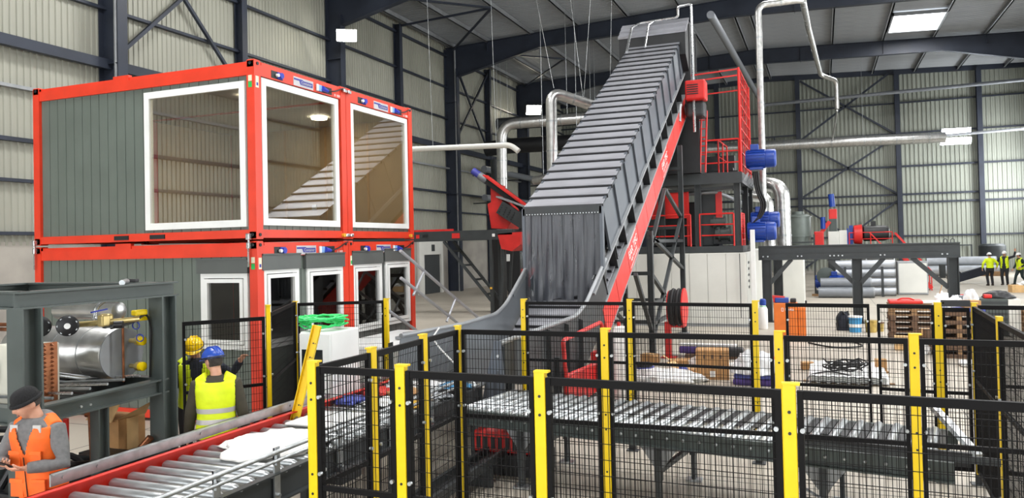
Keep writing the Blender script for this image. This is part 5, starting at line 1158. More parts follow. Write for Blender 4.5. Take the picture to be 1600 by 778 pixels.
tag(m.build('coil_end', 'copper', c, True), kind='stuff')
MB().b2((-7.17, 5.15, 1.32), (-7.16, 5.42, 1.9)).build('tube_sheet', 'copper', c)
MB().cyl((-7.68, 5.25, 1.62), (-7.78, 5.22, 1.62), .2, 20).build('fan_ring', 'near_black', c, True); MB().cyl((-7.78, 5.2, 1.6), (-8.0, 5.15, 1.6), .09, 16).build('fan_motor', 'motor_blue', c, True)
# cables and trays on the shelf
random.seed(11)
for k in range(6):
    y = 4.95 + k*.2; tag(MB().tube([(-8.6, y, 1.4 + .015*k), (-7.6, y + .1, 1.4), (xa - .12, y + .22, 1.395 + .01*k)], .016, 6).build('conduit', 'aluminium' if k % 2 else 'galvanised', None, True), 'metal conduit on the frame shelf below the boiler, %s' % ('nearest the camera', 'second nearest', 'third nearest', 'fourth nearest', 'fifth nearest', 'farthest')[k], 'conduit', 'conduits on the skid shelf')
# pipes and parts under the shelf
ph = thing('pipe_manifold', 'copper pipes and a red cylinder under the frame shelf', 'pipes', (-7.3, 5.6, 0))
MB().cyl((-7.0, 5.35, .62), (-7.0, 5.35, 1.15), .05, 12).build('red_cylinder', 'machine_red', ph, True)
MB().tube(bend([(-7.0, 5.6, 1.15), (-6.95, 5.62, 1.15), (-6.95, 5.65, .45), (-7.3, 5.8, .42), (-7.9, 5.9, .42)], .08), .035, 10).build('copper_pipe', 'copper', ph, True)
MB().cyl((-6.92, 5.25, .05), (-6.92, 5.25, 1.2), .03, 10).build('grey_pipe', 'galvanised_paint', ph, True)
MB().tube(bend([(-7.6, 6.1, .3), (-7.1, 6.2, .5), (-6.9, 6.3, .75)], .1), .04, 10).build('copper_pipe', 'copper', ph, True)
MB().rbox((-7.2, 6.0, .55), (.5, .35, .18), .02).build('dark_tray', 'near_black', ph); MB().rbox((-7.9, 5.6, .24), (1.7, 1.1, .46), .03).build('pump_block', 'near_black', ph)
for k in range(5): MB().tube(bend([(-8.6 + k*.35, 5.1, .5), (-8.5 + k*.35, 5.2, .95 - .06*k), (-8.2 + k*.3, 5.7, .9 - .07*k), (-8.0 + k*.25, 5.8, .5)], .12), .035, 8).build('black_pipe', 'near_black', ph, True)
for k in range(3): MB().lathe([(.09, 0), (.11, .03), (.11, .3), (.07, .36)], (-8.4 + k*.45, 5.3, .47), Z, 14).build('filter_can', 'frame_green_grey', ph, True)
MB().lathe([(.06, 0), (.09, .02), (.09, .3), (.05, .35)], (-6.9, 5.05, .35), Z, 14).build('grey_can', 'cream', ph, True)
for k in range(10): MB().cyl((-6.98 + .0*k, 5.18, .1 + k*.11), (-6.85, 5.22, .1 + k*.11), .004, 5).build('mesh_wire', 'galvanised', ph)
ct = thing('open_carton', 'open cardboard carton with a raised flap under the frame shelf', 'box', (-7.35, 6.35, .55))
MB().b2((-7.62, 6.15, .58), (-7.2, 6.5, .95)).build('body', 'cardboard', ct)
MB().hexa([(-7.66, 6.12, .93), (-7.25, 6.1, .93), (-7.25, 6.115, .935), (-7.66, 6.135, .935), (-7.6, 6.25, 1.14), (-7.25, 6.22, 1.14), (-7.25, 6.24, 1.145), (-7.6, 6.27, 1.145)]).build('flap', 'cardboard_light', ct)
MB().prism([(-7.22, 6.15, .95), (-7.19, 6.5, .95), (-7.05, 6.45, 1.1)], (.004, 0, .006)).build('flap', 'cardboard_light', ct); MB().b2((-7.195, 6.25, .58), (-7.19, 6.4, .95)).build('tape', 'cardboard_light', ct)
sh = thing('carton_stand', 'dark crate carrying the open carton', 'stand', (-7.4, 6.3, 0)); MB().b2((-7.7, 6.1, 0), (-7.15, 6.55, .56)).build('box', 'near_black', sh); MB().b2((-7.72, 6.08, .56), (-7.13, 6.57, .58)).build('lid', 'dark_grey', sh)
for k, (x, y, r) in enumerate(((-6.55, 4.7, .09), (-6.85, 4.5, .1), (-7.2, 4.55, .1))):
    q_ = thing('grey_fitting', 'round bright pipe fitting low at the left edge, %s' % ('nearest the man', 'middle one', 'farthest left')[k], 'fitting', (x, y, 0)); MB().lathe([(r*.6, 0), (r, .05), (r, .55), (r*.7, .62), (r*.4, .7)], (x, y, 0), Z, 16).build('body', 'galvanised', q_, True); MB().cyl((x, y, .66), (x, y, .8), .02, 8).build('stem', 'galvanised', q_)
# ------------------------------------------------------------------ loose things on the floor
r = thing('hose_reel', 'black hose wound on a red reel standing on a red post', 'hose reel', (-3.45, 18.3, 0))
MB().b2((-3.55, 18.2, .02), (-3.41, 18.34, .85)).build('post', 'machine_red', r); MB().b2((-3.65, 18.1, 0), (-3.3, 18.45, .02)).build('base_plate', 'machine_red', r)
MB().bar((-3.48, 18.3, .75), (-3.1, 18.3, .75), .08, .06).bar((-3.12, 18.3, .75), (-3.12, 18.3, 1.2), .06, .06).build('bracket', 'machine_red', r)
MB().lathe([(.05, 0), (.46, 0), (.46, .03), (.05, .03)], (-3.1, 18.3, 1.2), (1, 0, 0), 28).build('disc', 'machine_red', r); MB().lathe([(.05, 0), (.4, 0), (.4, .02), (.05, .02)], (-3.45, 18.3, 1.2), (1, 0, 0), 28).build('disc', 'machine_red', r)
for i in range(5): MB().tube([(-3.4 + i*.065, 18.3 + (.38 + .04*(i % 2))*math.cos(a*PI/12), 1.2 + (.38 + .04*(i % 2))*math.sin(a*PI/12)) for a in range(24)], .04, 8, closed=True).build('hose_turn', 'rubber', r, True)
c = thing('tool_cabinet', 'orange tool cabinet with white lettering on the front', 'cabinet', (-1.0, 22.3, 0))
MB().rbox((-.98, 22.5, .53), (.62, .5, .94), .02).build('body', 'orange_box', c); MB().rbox((-.56, 22.5, .48), (.2, .45, .8), .02).build('side_door', 'orange_box', c); MB().b2((-1.3, 22.3, 0), (-.45, 22.7, .06)).build('plinth', 'near_black', c)
text('[] Biota', .11, 'white_paint', c, frame3((-.93, 22.247, .83), (1, 0, 0), (0, 0, 1)))
MB().rbox((-.45, 22.6, 1.0), (.05, .1, .1), .01).build('handle', 'near_black', c)
tag(MB().rbox((-1.08, 22.5, 1.07), (.36, .3, .14), .02).build('blue_case', 'motor_blue'), 'blue case on top of the orange tool cabinet', 'case')
tag(MB().prism([(-1.3, 22.4, 1.0), (-1.0, 22.4, 1.145), (-1.0, 22.4, 1.17), (-1.33, 22.4, 1.2)], (0, .2, 0)).build('red_tool', 'machine_red'), 'red tool lying against the blue case', 'tool')
tag(MB().rbox((-.78, 22.5, 1.06), (.16, .2, .12), .03).build('black_drill', 'near_black'), 'black power tool on the orange cabinet beside the blue case', 'tool')
g = thing('gas_bottle', 'white gas bottle with a blue cap beside the white post', 'bottle', (-1.75, 24.7, 0)); MB().lathe([(.12, 0), (.14, .03), (.14, .62), (.07, .76), (.05, .78)], (-1.75, 24.7, 0), Z, 18).build('body', 'white_frame', g, True); MB().lathe([(.08, 0), (.1, .02), (.1, .16), (.06, .2)], (-1.75, 24.7, .74), Z, 16).build('cap', 'motor_blue', g, True); MB().cyl((-1.75, 24.7, .68), (-1.75, 24.7, .72), .1, 16).build('band', 'hose_green', g, True)
def bucket(x, y, rr, h, mt, label, lid=None):
    t = thing('paint_bucket', label, 'bucket', (x, y, 0)); MB().lathe([(rr*.86, 0), (rr, h), (rr*.93, h), (rr*.8, .03)], (x, y, 0), Z, 22).build('wall', mt, t, True); MB().lathe([(rr*1.03, h - .03), (rr*1.05, h - .01), (rr*1.03, h + .01), (rr*.9, h + .012), (.01, h + .013)], (x, y, 0), Z, 22).build('lid', lid or 'white_frame', t, True); return t
b = bucket(.86, 24.4, .19, .46, 'paint_blue', 'blue and white paint bucket near the gantry foot'); MB().lathe([(.178, .14), (.185, .24)], (.86, 24.4, 0), Z, 22).build('white_band', 'white_frame', b, True)
bucket(1.28, 24.4, .17, .34, 'tin', 'gold coloured tin right of the blue bucket', 'tin'); bucket(1.52, 24.7, .13, .26, 'tin', 'small rusty tin right of the gold tin', 'timber_dark')
bg = thing('dark_backpack', 'navy backpack with straps slumped beside the blue bucket', 'bag', (.55, 24.8, 0)); MB().loft([((.55, 24.8, 0), .2, .16), ((.55, 24.8, .2), .22, .17), ((.56, 24.82, .4), .17, .14), ((.58, 24.83, .55), .08, .07)], 14).build('body', 'jacket_navy', bg, True)
MB().tube(bend([(.4, 24.65, .1), (.35, 24.6, .4), (.5, 24.68, .6), (.6, 24.75, .45)], .1), .03, 6).build('strap', 'near_black', bg, True); MB().tube(bend([(.62, 24.68, .1), (.72, 24.6, .4), (.66, 24.7, .58)], .1), .03, 6).build('strap', 'near_black', bg, True)
def carton(x, y, sx, sy, h, rz, label, mt='cardboard', z=0, slots=False, flaps=False):
    t = thing('cardboard_box', label, 'box', (x, y, z), rz)
    MB().rbox((0, 0, h/2), (sx, sy, h), .008).build('body', mt, t, local=True); MB().b2((-sx/2 - .002, -.03, h*.7), (sx/2 + .002, .03, h + .003)).build('tape', 'cardboard_light', t, local=True)
    if slots:
        for u in (-.25, 0, .25): MB().b2((u*sx - .02, -sy/2 - .003, h*.72), (u*sx + .025, -sy/2 + .01, h*.85)).build('slot', 'timber_dark', t, local=True)
        MB().b2((-.05, -sy/2 - .004, h*.1), (.05, -sy/2, h*.3)).build('paper_label', 'white_frame', t, local=True)
    if flaps:
        for s_ in (-1, 1): MB().hexa([(s_*sx/2, -sy/2, h), (s_*sx/2, sy/2, h), (s_*(sx/2 + .005), sy/2, h), (s_*(sx/2 + .005), -sy/2, h), (s_*(sx/2 + .15), -sy/2, h + .1), (s_*(sx/2 + .15), sy/2, h + .1), (s_*(sx/2 + .155), sy/2, h + .1), (s_*(sx/2 + .155), -sy/2, h + .1)]).build('flap', 'cardboard_light', t, local=True)
    return t
carton(-2.12, 15.75, .64, .5, .58, .12, 'large cardboard box with slots standing amid the packing waste', slots=True)
carton(-3.0, 17.4, .6, .4, .1, .3, 'flat opened carton lying left of the large box', flaps=True)
carton(-2.75, 16.4, .5, .3, .07, -.4, 'flattened brown carton between the large box and white sheets', flaps=True)
carton(-4.7, 16.9, .4, .3, .25, .2, 'small carton on the floor behind the rear fence left part', 'cardboard_light'); carton(-3.75, 17.4, .35, .3, .2, -.3, 'small orange-brown carton near the trestle foot', 'cardboard')
carton(-.35, 17.2, .24, .2, .16, .2, 'tiny brown block left of the cable coil'); carton(1.05, 17.0, .2, .2, .3, .1, 'small upright brown block right of the cable coil'); carton(-.85, 16.6, .28, .2, .22, .5, 'small light carton beside the yellow rear post', 'cardboard_light')
def heap(x, y, z, sx, sy, sz, mt, label, seed, name='plastic_film', cat='plastic film', amp=.35):
    random.seed(seed); bm = bmesh.new(); bmesh.ops.create_icosphere(bm, subdivisions=4, radius=1)
    from mathutils import noise
    off = Vector((seed*3.1, seed*1.7, 0))
    for v in bm.verts:
        n_ = v.co.normalized(); k = 1 + amp*noise.noise(n_*1.6 + off) + amp*.7*noise.noise(n_*4.2 + off) + amp*.4*abs(noise.noise(n_*9 + off))
        v.co = Vector((n_.x*sx*k, n_.y*sy*k, max(0, n_.z)*sz*k if n_.z > 0 else 0))
    me = bpy.data.meshes.new(name); bm.to_mesh(me); bm.free(); me.materials.append(MATS[mt]); me.shade_smooth()
    return tag(link(name, me, None, Vector((x, y, z))), label, cat)
heap(-3.0, 15.3, 0, .75, .5, .2, 'film_white', 'crumpled white packing sheets on the floor left of the large box', 2)
heap(-1.25, 15.3, .22, .42, .36, .36, 'film', 'clear plastic film bundle on purple sheets right of the large box', 3); ps = thing('film_bale', 'purple and blue printed film stack under the clear bundle', 'bale', (-1.25, 15.35, 0)); MB().rbox((-1.25, 15.35, .06), (.8, .62, .12), .03).build('purple_layer', 'purple', ps); MB().rbox((-1.25, 15.35, .165), (.78, .6, .09), .03).build('blue_layer', 'sheet_blue', ps)
heap(-1.05, 16.2, 0, .2, .2, .42, 'band_red', 'small red wrapped bundle behind the clear film', 4, 'red_bundle', 'bundle', .2)
heap(-2.55, 17.0, 0, .25, .2, .22, 'cloth_white', 'white crumpled paper behind the large box', 5, 'paper_wad', 'paper'); heap(-1.55, 17.3, 0, .45, .25, .18, 'film_white', 'white film scrap behind and right of the large box', 6)
fl_ = thing('profile_bundle', 'bundle of dark and purple profiles lying behind the cartons', 'bundle', (-2.4, 18.4, 0)); MB().rbox((-2.6, 18.5, .18), (1.3, .35, .16), .03).build('purple_strip', 'purple', fl_); MB().rbox((-2.6, 18.5, .29), (1.35, .3, .05), .02).build('white_strip', 'white_frame', fl_); MB().rbox((-2.3, 18.35, .17), (1.1, .3, .2), .05).build('black_strip', 'near_black', fl_); MB().rbox((-2.5, 18.45, .05), (1.2, .4, .1), .02).build('base_board', 'timber_dark', fl_)
ring = thing('blue_tape_roll', 'blue rolls of tape lying on the white sheets', 'tape', (-3.6, 16.1, 0)); MB().lathe([(.1, 0), (.2, 0), (.2, .1), (.1, .1)], (-3.6, 16.2, 0), Z, 20).build('roll', 'sheet_blue', ring); MB().lathe([(.09, 0), (.17, 0), (.17, .08), (.09, .08)], (-3.62, 16.2, .1), Z, 20).build('roll', 'near_black', ring)
heap(-2.75, 15.95, 0, .12, .1, .2, 'sheet_blue', 'small blue and red packet on the white sheets', 8, 'packet', 'packet', .15)
# corrugated clear sheets with black cable coil
cs_ = thing('sheet_stack', 'stack of pale corrugated sheets on the floor under the cable coil', 'sheets', (.45, 16.6, 0))
for k in range(4):
    m = MB(); n_ = 16; vs = []
    for i in range(n_ + 1):
        x = -.35 + i*1.4/n_ - .0; z = .03 + k*.035 + (.02 if i % 2 else 0); vs += [(x + .05, 15.5 + .03*k, z), (x + .05, 17.5 + .02*k, z)]
    m.add(vs, [(2*i, 2*i + 2, 2*i + 3, 2*i + 1) for i in range(n_)]); m.build('sheet', 'film_white', cs_)
MB().b2((-.4, 15.7, 0), (1.2, 15.8, .03)).b2((-.4, 17.1, 0), (1.2, 17.2, .03)).build('batten', 'timber', cs_)
random.seed(21); pts = []
for i in range(150):
    a = i*.33; rr_ = .22 + .08*math.sin(i*.21) + random.uniform(-.025, .025); pts.append((.38 + rr_*1.35*math.cos(a), 16.1 + rr_*1.0*math.sin(a), .2 + .07*(1 + math.sin(i*.4)) + random.uniform(0, .05)))
tag(MB().tube(pts, .016, 6).build('cable_coil', 'cable', None, True), 'loose coil of thick black cable on the pale sheets', 'cable')
tag(MB().tube(bend([(-.35, 15.2, .02), (-.3, 15.7, .15), (.1, 15.9, .2), (.9, 15.6, .06), (.6, 15.1, .02), (-.1, 15.1, .02)], .25), .014, 6).build('cable_end', 'cable', None, True), 'loose end of black cable lying in front of the sheets', 'cable')
tag(MB().tube(bend([(-2.6, 10.6, .015), (-1.6, 10.2, .015), (-.9, 10.6, .015), (-1.5, 11.0, .015), (-2.4, 10.9, .015)], .4), .008, 6).build('floor_cable', 'cable', None, True), 'thin dark cable loop on the floor beyond the cross conveyor', 'cable')
tag(MB().tube(bend([(-.3, 22.8, .02), (.5, 22.5, .02), (1.0, 21.0, .02), (.2, 20.6, .02), (-.4, 21.5, .02)], .6), .02, 6).build('floor_hose', 'cable', None, True), 'thin black hose curling on the floor right of the orange cabinet', 'hose')
# pallets
def pallet(x, y, z, rz, label, group=None, mt='timber'):
    t = thing('pallet', label, 'pallet', (x, y, z), rz, group)
    for i in range(5): MB().b2((-.6, -.4 + i*.175, .122), (.6, -.3 + i*.175, .144)).build('board', mt, t, local=True)
    for x_ in (-.52, 0, .52):
        for y_ in (-.35, 0, .35): MB().b2((x_ - .07, y_ - .05, .022), (x_ + .07, y_ + .05, .1)).build('block', mt, t, local=True)
        MB().b2((x_ - .07, -.4, .1), (x_ + .07, .4, .122)).build('stringer', mt, t, local=True)
    for y_ in (-.35, 0, .35): MB().b2((-.6, y_ - .05, 0), (.6, y_ + .05, .022)).build('bottom_board', mt, t, local=True)
    return t
pos = ['bottom', 'second from the bottom', 'third from the bottom', 'fourth from the bottom', 'fifth from the bottom', 'sixth from the bottom', 'topmost']
for k in range(7): pallet(2.2, 22.4, k*.1445, .03*(-1)**k, 'wooden pallet under the red sheet, %s of its stack' % pos[k], 'pallets under the red sheet', 'timber' if k > 4 else 'timber_dark')
sk_ = thing('red_sheet', 'folded red plastic cover with white sheet on the tall pallet stack', 'cover', (2.2, 22.3, 1.012)); MB().rbox((2.0, 22.3, 1.06), (.8, .6, .09), .03).build('red_part', 'band_red', sk_); MB().rbox((2.5, 22.3, 1.05), (.45, .5, .06), .025).build('white_part', 'white_frame', sk_); MB().tube(bend([(1.8, 22.1, 1.11), (1.9, 22.1, 1.16), (2.1, 22.1, 1.16), (2.2, 22.1, 1.11)], .05), .02, 6).build('handle', 'machine_red', sk_, True)
br = thing('floor_broom', 'broom leaning against the pallet stack, red brush down', 'broom', (2.45, 21.3, 0)); MB().cyl((2.35, 21.2, .1), (2.95, 22.9, 1.45), .015, 8).build('stick', 'timber', br); MB().b2((2.2, 21.1, .05), (2.5, 21.2, .12)).build('head', 'machine_red', br); MB().b2((2.2, 21.11, 0), (2.5, 21.19, .05)).build('bristles', 'near_black', br)
def planks(x, y, sx, sy, n, h, label, mt, junk=None):
    t = thing('board_stack', label, 'boards', (x, y, 0)); random.seed(int(x*100))
    for k in range(n):
        dx = random.uniform(-.03, .03)
        if k % 2: 
            for u in (-.4, 0, .4): MB().b2((x + u*sx - .05, y - sy/2, k*h), (x + u*sx + .05, y + sy/2, k*h + h - .004)).build('bearer', 'timber', t)
        else: MB().b2((x - sx/2 + dx, y - sy/2, k*h), (x + sx/2 + dx, y + sy/2, k*h + h - .004)).build('board', mt, t)
    return t
planks(2.83, 19.9, 1.0, .9, 11, .095, 'stack of brown boards seen through the narrow mesh door', 'timber_dark')
jn = thing('junk_tray', 'blue-edged tray of rubbish on top of the brown board stack', 'tray', (2.83, 19.9, 1.045)); MB().rbox((2.83, 19.9, 1.09), (1.05, .9, .08), .01).build('tray', 'sheet_blue', jn)
heap(2.55, 19.8, 1.13, .2, .22, .3, 'film_white', 'white crumpled bag on the rubbish tray, left one', 11); heap(2.85, 20.0, 1.13, .16, .2, .24, 'cloth_white', 'white crumpled bag on the rubbish tray, middle one', 12); heap(3.15, 20.1, 1.13, .15, .18, .38, 'film', 'clear film bag on the rubbish tray, tall right one', 13); carton(3.1, 19.75, .35, .3, .16, .2, 'torn brown carton on the rubbish tray', 'cardboard', 1.13)
tag(MB().rbox((2.95, 20.25, 1.25), (.3, .12, .24), .03).build('grey_case', 'pipe_grey'), 'grey plastic case behind the bags on the rubbish tray', 'case')
dc = thing('dark_crate', 'dark grey slatted crate with a pale side behind the right fence', 'crate', (4.4, 24.3, 0)); MB().rbox((4.3, 24.3, .52), (.7, .7, 1.0), .01).build('body', 'frame_green_grey', dc); MB().b2((4.66, 23.95, .02), (4.95, 24.6, 1.0)).build('pale_side', 'white_panel', dc)
for k in range(6): MB().b2((3.96, 23.94, .12 + k*.15), (4.64, 23.96, .2 + k*.15)).build('slat', 'dark_grey', dc)
heap(4.5, 24.3, 1.02, .38, .3, .2, 'near_black', 'black and red bag lying on the dark crate', 14, 'duffel_bag', 'bag', .2); tag(MB().rbox((4.2, 24.1, 1.08), (.2, .2, .11), .03).build('red_pouch', 'machine_red'), 'red pouch beside the black bag on the dark crate', 'bag')
for k in range(5): pallet(5.55, 24.0, k*.1445, .02*(-1)**k, 'wooden pallet at the right picture edge, %s of its stack' % (pos[k] if k < 4 else 'topmost'), 'pallets at the right edge', 'timber')
carton(5.5, 23.9, .8, .5, .12, .1, 'flat brown cartons on the pallets at the right edge', 'timber', .7225)
carton(8.9, 42.5, 1.1, .6, .35, .1, 'low pale carton on the floor near the walking man', 'cardboard_light'); heap(9.1, 42.4, .35, .4, .25, .18, 'film_white', 'white film lying on the low pale carton', 15)
tag(MB().b2((5.6, 40, 0), (6.1, 40.1, .06)).build('red_bar', 'machine_red'), 'small red bar lying on the floor right of the gantry', 'bar')
for k, (x, y, s1, h_, mt_, lb) in enumerate(((1.75, 20.7, .3, .34, 'cardboard_light', 'pale carton in front of the pallet stack, leftmost'), (2.05, 20.9, .3, .24, 'cardboard', 'brown carton in front of the pallet stack, second from left'), (2.05, 20.5, .2, .12, 'tin', 'yellowish low carton in front of the pallet stack'), (2.35, 20.8, .34, .52, 'timber_dark', 'tall dark carton in front of the pallet stack'))): carton(x, y, s1, s1*.8, h_, .2*k, lb, mt_)
heap(2.2, 20.1, 0, .12, .12, .22, 'film_white', 'small white bag before the tall dark carton', 16); wm = thing('white_sack', 'big white printed sack right of the dark carton', 'sack', (2.72, 20.9, 0)); MB().rbox((2.72, 21.0, .24), (.4, .3, .48), .08, seg=3).build('body', 'cloth_white', wm); MB().b2((2.6, 20.835, .15), (2.75, 20.845, .3)).build('print', 'motor_blue', wm)
tag(MB().rbox((3.0, 18.4, .06), (.7, .4, .1), .04).build('white_sheet', 'film_white'), 'white sheet lying on the floor before the brown board stack', 'sheet')
db = thing('dark_barrow', 'dark folded lifting gear lying behind the far workers', 'equipment', (7.7, 50, 0)); MB().bar((7.2, 50, .3), (8.6, 50, .75), .5, .45).build('body', 'jacket_navy', db); MB().lathe([(.1, -.15), (.4, -.15), (.4, .15), (.1, .15)], (7.1, 50, .4), (0, 1, 0), 20).build('wheel', 'rubber', db, True)
dm = thing('dark_drum', 'dark drum standing by the back wall behind the workers', 'drum', (11.2, 62, 0)); MB().lathe([(.8, 0), (.85, .1), (.85, 2.0), (.7, 2.15)], (11.2, 62, 0), Z, 22).build('shell', 'dark_grey', dm, True); MB().cyl((11.2, 62, 1.0), (11.2, 62, 1.08), .88, 22).build('hoop', 'near_black', dm, True)
# white cloth on the left conveyor
heap(-4.78, 5.75, .952, .42, .45, .11, 'cloth_white', 'crumpled white cloth lying on the rollers of the red conveyor', 17, 'white_cloth', 'cloth', .3)
tag(MB().rbox((-4.95, 6.75, .966), (.55, .6, .026), .01).build('film_sheet', 'film_white'), 'flat white film lying on the rollers behind the crumpled cloth', 'film')
random.seed(31)
for k in range(9):
    x, y = random.uniform(-5.3, -4.35), random.uniform(7.7, 9.1); mt_ = ('sheet_blue', 'film_white', 'ochre', 'band_red', 'cardboard', 'pipe_light', 'film', 'film_white', 'paint_blue')[k]
    heap(-5.25 + (k % 3)*.4, 7.7 + (k//3)*.55, .952, .2, .2, .06, mt_, '%s waste scrap on the far rollers of the red conveyor, %s' % (('blue', 'white', 'ochre', 'red', 'brown', 'grey', 'clear', 'chalk-white', 'sky blue')[k], ('nearest row', 'middle row', 'row by the hopper')[k//3]), 40 + k, 'waste_scrap', 'scrap', .4)
tag(MB().tube(bend([(-5.6, 10.6, 1.5), (-5.2, 9.6, 1.45), (-4.6, 9.3, 1.1), (-4.3, 9.2, .9)], .4), .012, 6).build('white_cable', 'white_frame', None, True), 'thin white cable hanging across the hopper mouth', 'cable')
# ------------------------------------------------------------------ people
def evalmesh(o):
    me = bpy.data.meshes.new_from_object(o.evaluated_get(bpy.context.evaluated_depsgraph_get())); bpy.data.objects.remove(o); return me
def fuse(mb, vox, smooth=4):
    me = mb.mesh('tmp'); bm = bmesh.new(); bm.from_mesh(me); bmesh.ops.recalc_face_normals(bm, faces=bm.faces); bm.to_mesh(me); bm.free()
    o = bpy.data.objects.new('tmp', me); COL.objects.link(o)
    r = o.modifiers.new('r', 'REMESH'); r.mode = 'VOXEL'; r.voxel_size = vox; r.use_smooth_shade = True
    if smooth: s = o.modifiers.new('s', 'SMOOTH'); s.factor = .5; s.iterations = smooth
    out = evalmesh(o); out.shade_smooth(); return out
def head_mesh(mb, M, k=1.0):
    nu, nv = 30, 24; vs = []; fs = []
    def g(a, b, w): return math.exp(-((a)**2 + (b)**2)/(w*w))
    for i in range(nv + 1):
        th = PI*i/nv
        for j in range(nu):
            ph = 2*PI*j/nu; x, y, z = math.sin(th)*math.sin(ph), math.sin(th)*math.cos(ph), -math.cos(th)
            X, Y, Zz = x*.076, y*.095, z*.118
            if z < -.1: t = (-.1 - z)/.9; X *= 1 - .38*t; Y = Y*(1 - .22*t) + .018*t
            if y > 0:
                Y += .026*g(x, z + .12, .13) + .012*g(x, z - .06, .11) - .012*(g(x - .36, z - .1, .17) + g(x + .36, z - .1, .17)) + .007*g(x, z - .27, .35) + .010*g(x, z + .42, .18) - .006*g(x, z + .58, .1) + .012*g(x, z + .82, .22) + .004*(g(x - .45, z + .2, .2) + g(x + .45, z + .2, .2))
            else: Y -= .008*g(x, z - .2, .6)
            vs.append(M @ Vector((X*k, Y*k, Zz*k)))
    for i in range(nv): fs += [(i*nu + j, (i + 1)*nu + j, (i + 1)*nu + (j + 1) % nu, i*nu + (j + 1) % nu) for j in range(nu)]
    mb.add(vs, fs)
    R3 = M.to_3x3()
    for s in (-1, 1): mb.sphere(M @ Vector((s*.077*k, -.008*k, -.005*k)), (.012*k, .022*k, .034*k), 10, 8, R3)
def hand_mesh(mb, wrist, d, n, side, curl=.4, grip=.0, s=1.0):
    d = Vector(d).normalized(); n = Vector(n); n = (n - d*n.dot(d)).normalized(); a = d.cross(n)*side   # a: towards the thumb
    w = Vector(wrist)
    mb.loft([(w - d*.02*s, .026*s, .02*s, a, n), (w + d*.02*s, .032*s, .018*s, a, n), (w + d*.06*s, .042*s, .016*s, a, n), (w + d*.09*s, .042*s, .013*s, a, n)], 12)
    for k, (off, ln) in enumerate(((.031, .072), (.0105, .082), (-.0105, .076), (-.031, .06))):
        b = w + d*.085*s + a*off*s; dd = (d + a*off*2.2).normalized(); P = [b - dd*.02*s, b]; ang = 0
        for q, f in enumerate((.45, .3, .25)):
            ang += curl*(.8 + .25*k) + grip*(.5 if q else .2); v = dd*math.cos(ang) + n*math.sin(ang); P.append(P[-1] + v*ln*f*s)
        mb.tube(P, [.0095*s, .0098*s, .009*s, .008*s, .0062*s], 8); mb.sphere(P[-1], .0063*s, 8, 6)
    b = w + d*.03*s + a*.03*s; v = (d*.55 + a*.75 + n*.3).normalized(); P = [b, b + v*.035*s]; v2 = (d*.85 + a*.3 + n*(.35 + grip*.5)).normalized(); P.append(P[-1] + v2*.03*s); P.append(P[-1] + (v2 + n*.2).normalized()*.024*s)
    mb.tube(P, [.014*s, .0125*s, .0105*s, .008*s], 8); mb.sphere(P[-1], .0082*s, 8, 6)
def ik(a, b, l1, l2, hint):
    a, b = Vector(a), Vector(b); d = b - a; L = min(d.length, (l1 + l2)*.995); d = d.normalized(); b2 = a + d*L
    x = (l1*l1 - l2*l2 + L*L)/(2*L); h = math.sqrt(max(0, l1*l1 - x*x)); hv = Vector(hint); hv = (hv - d*hv.dot(d)).normalized(); return a + d*x + hv*h, b2
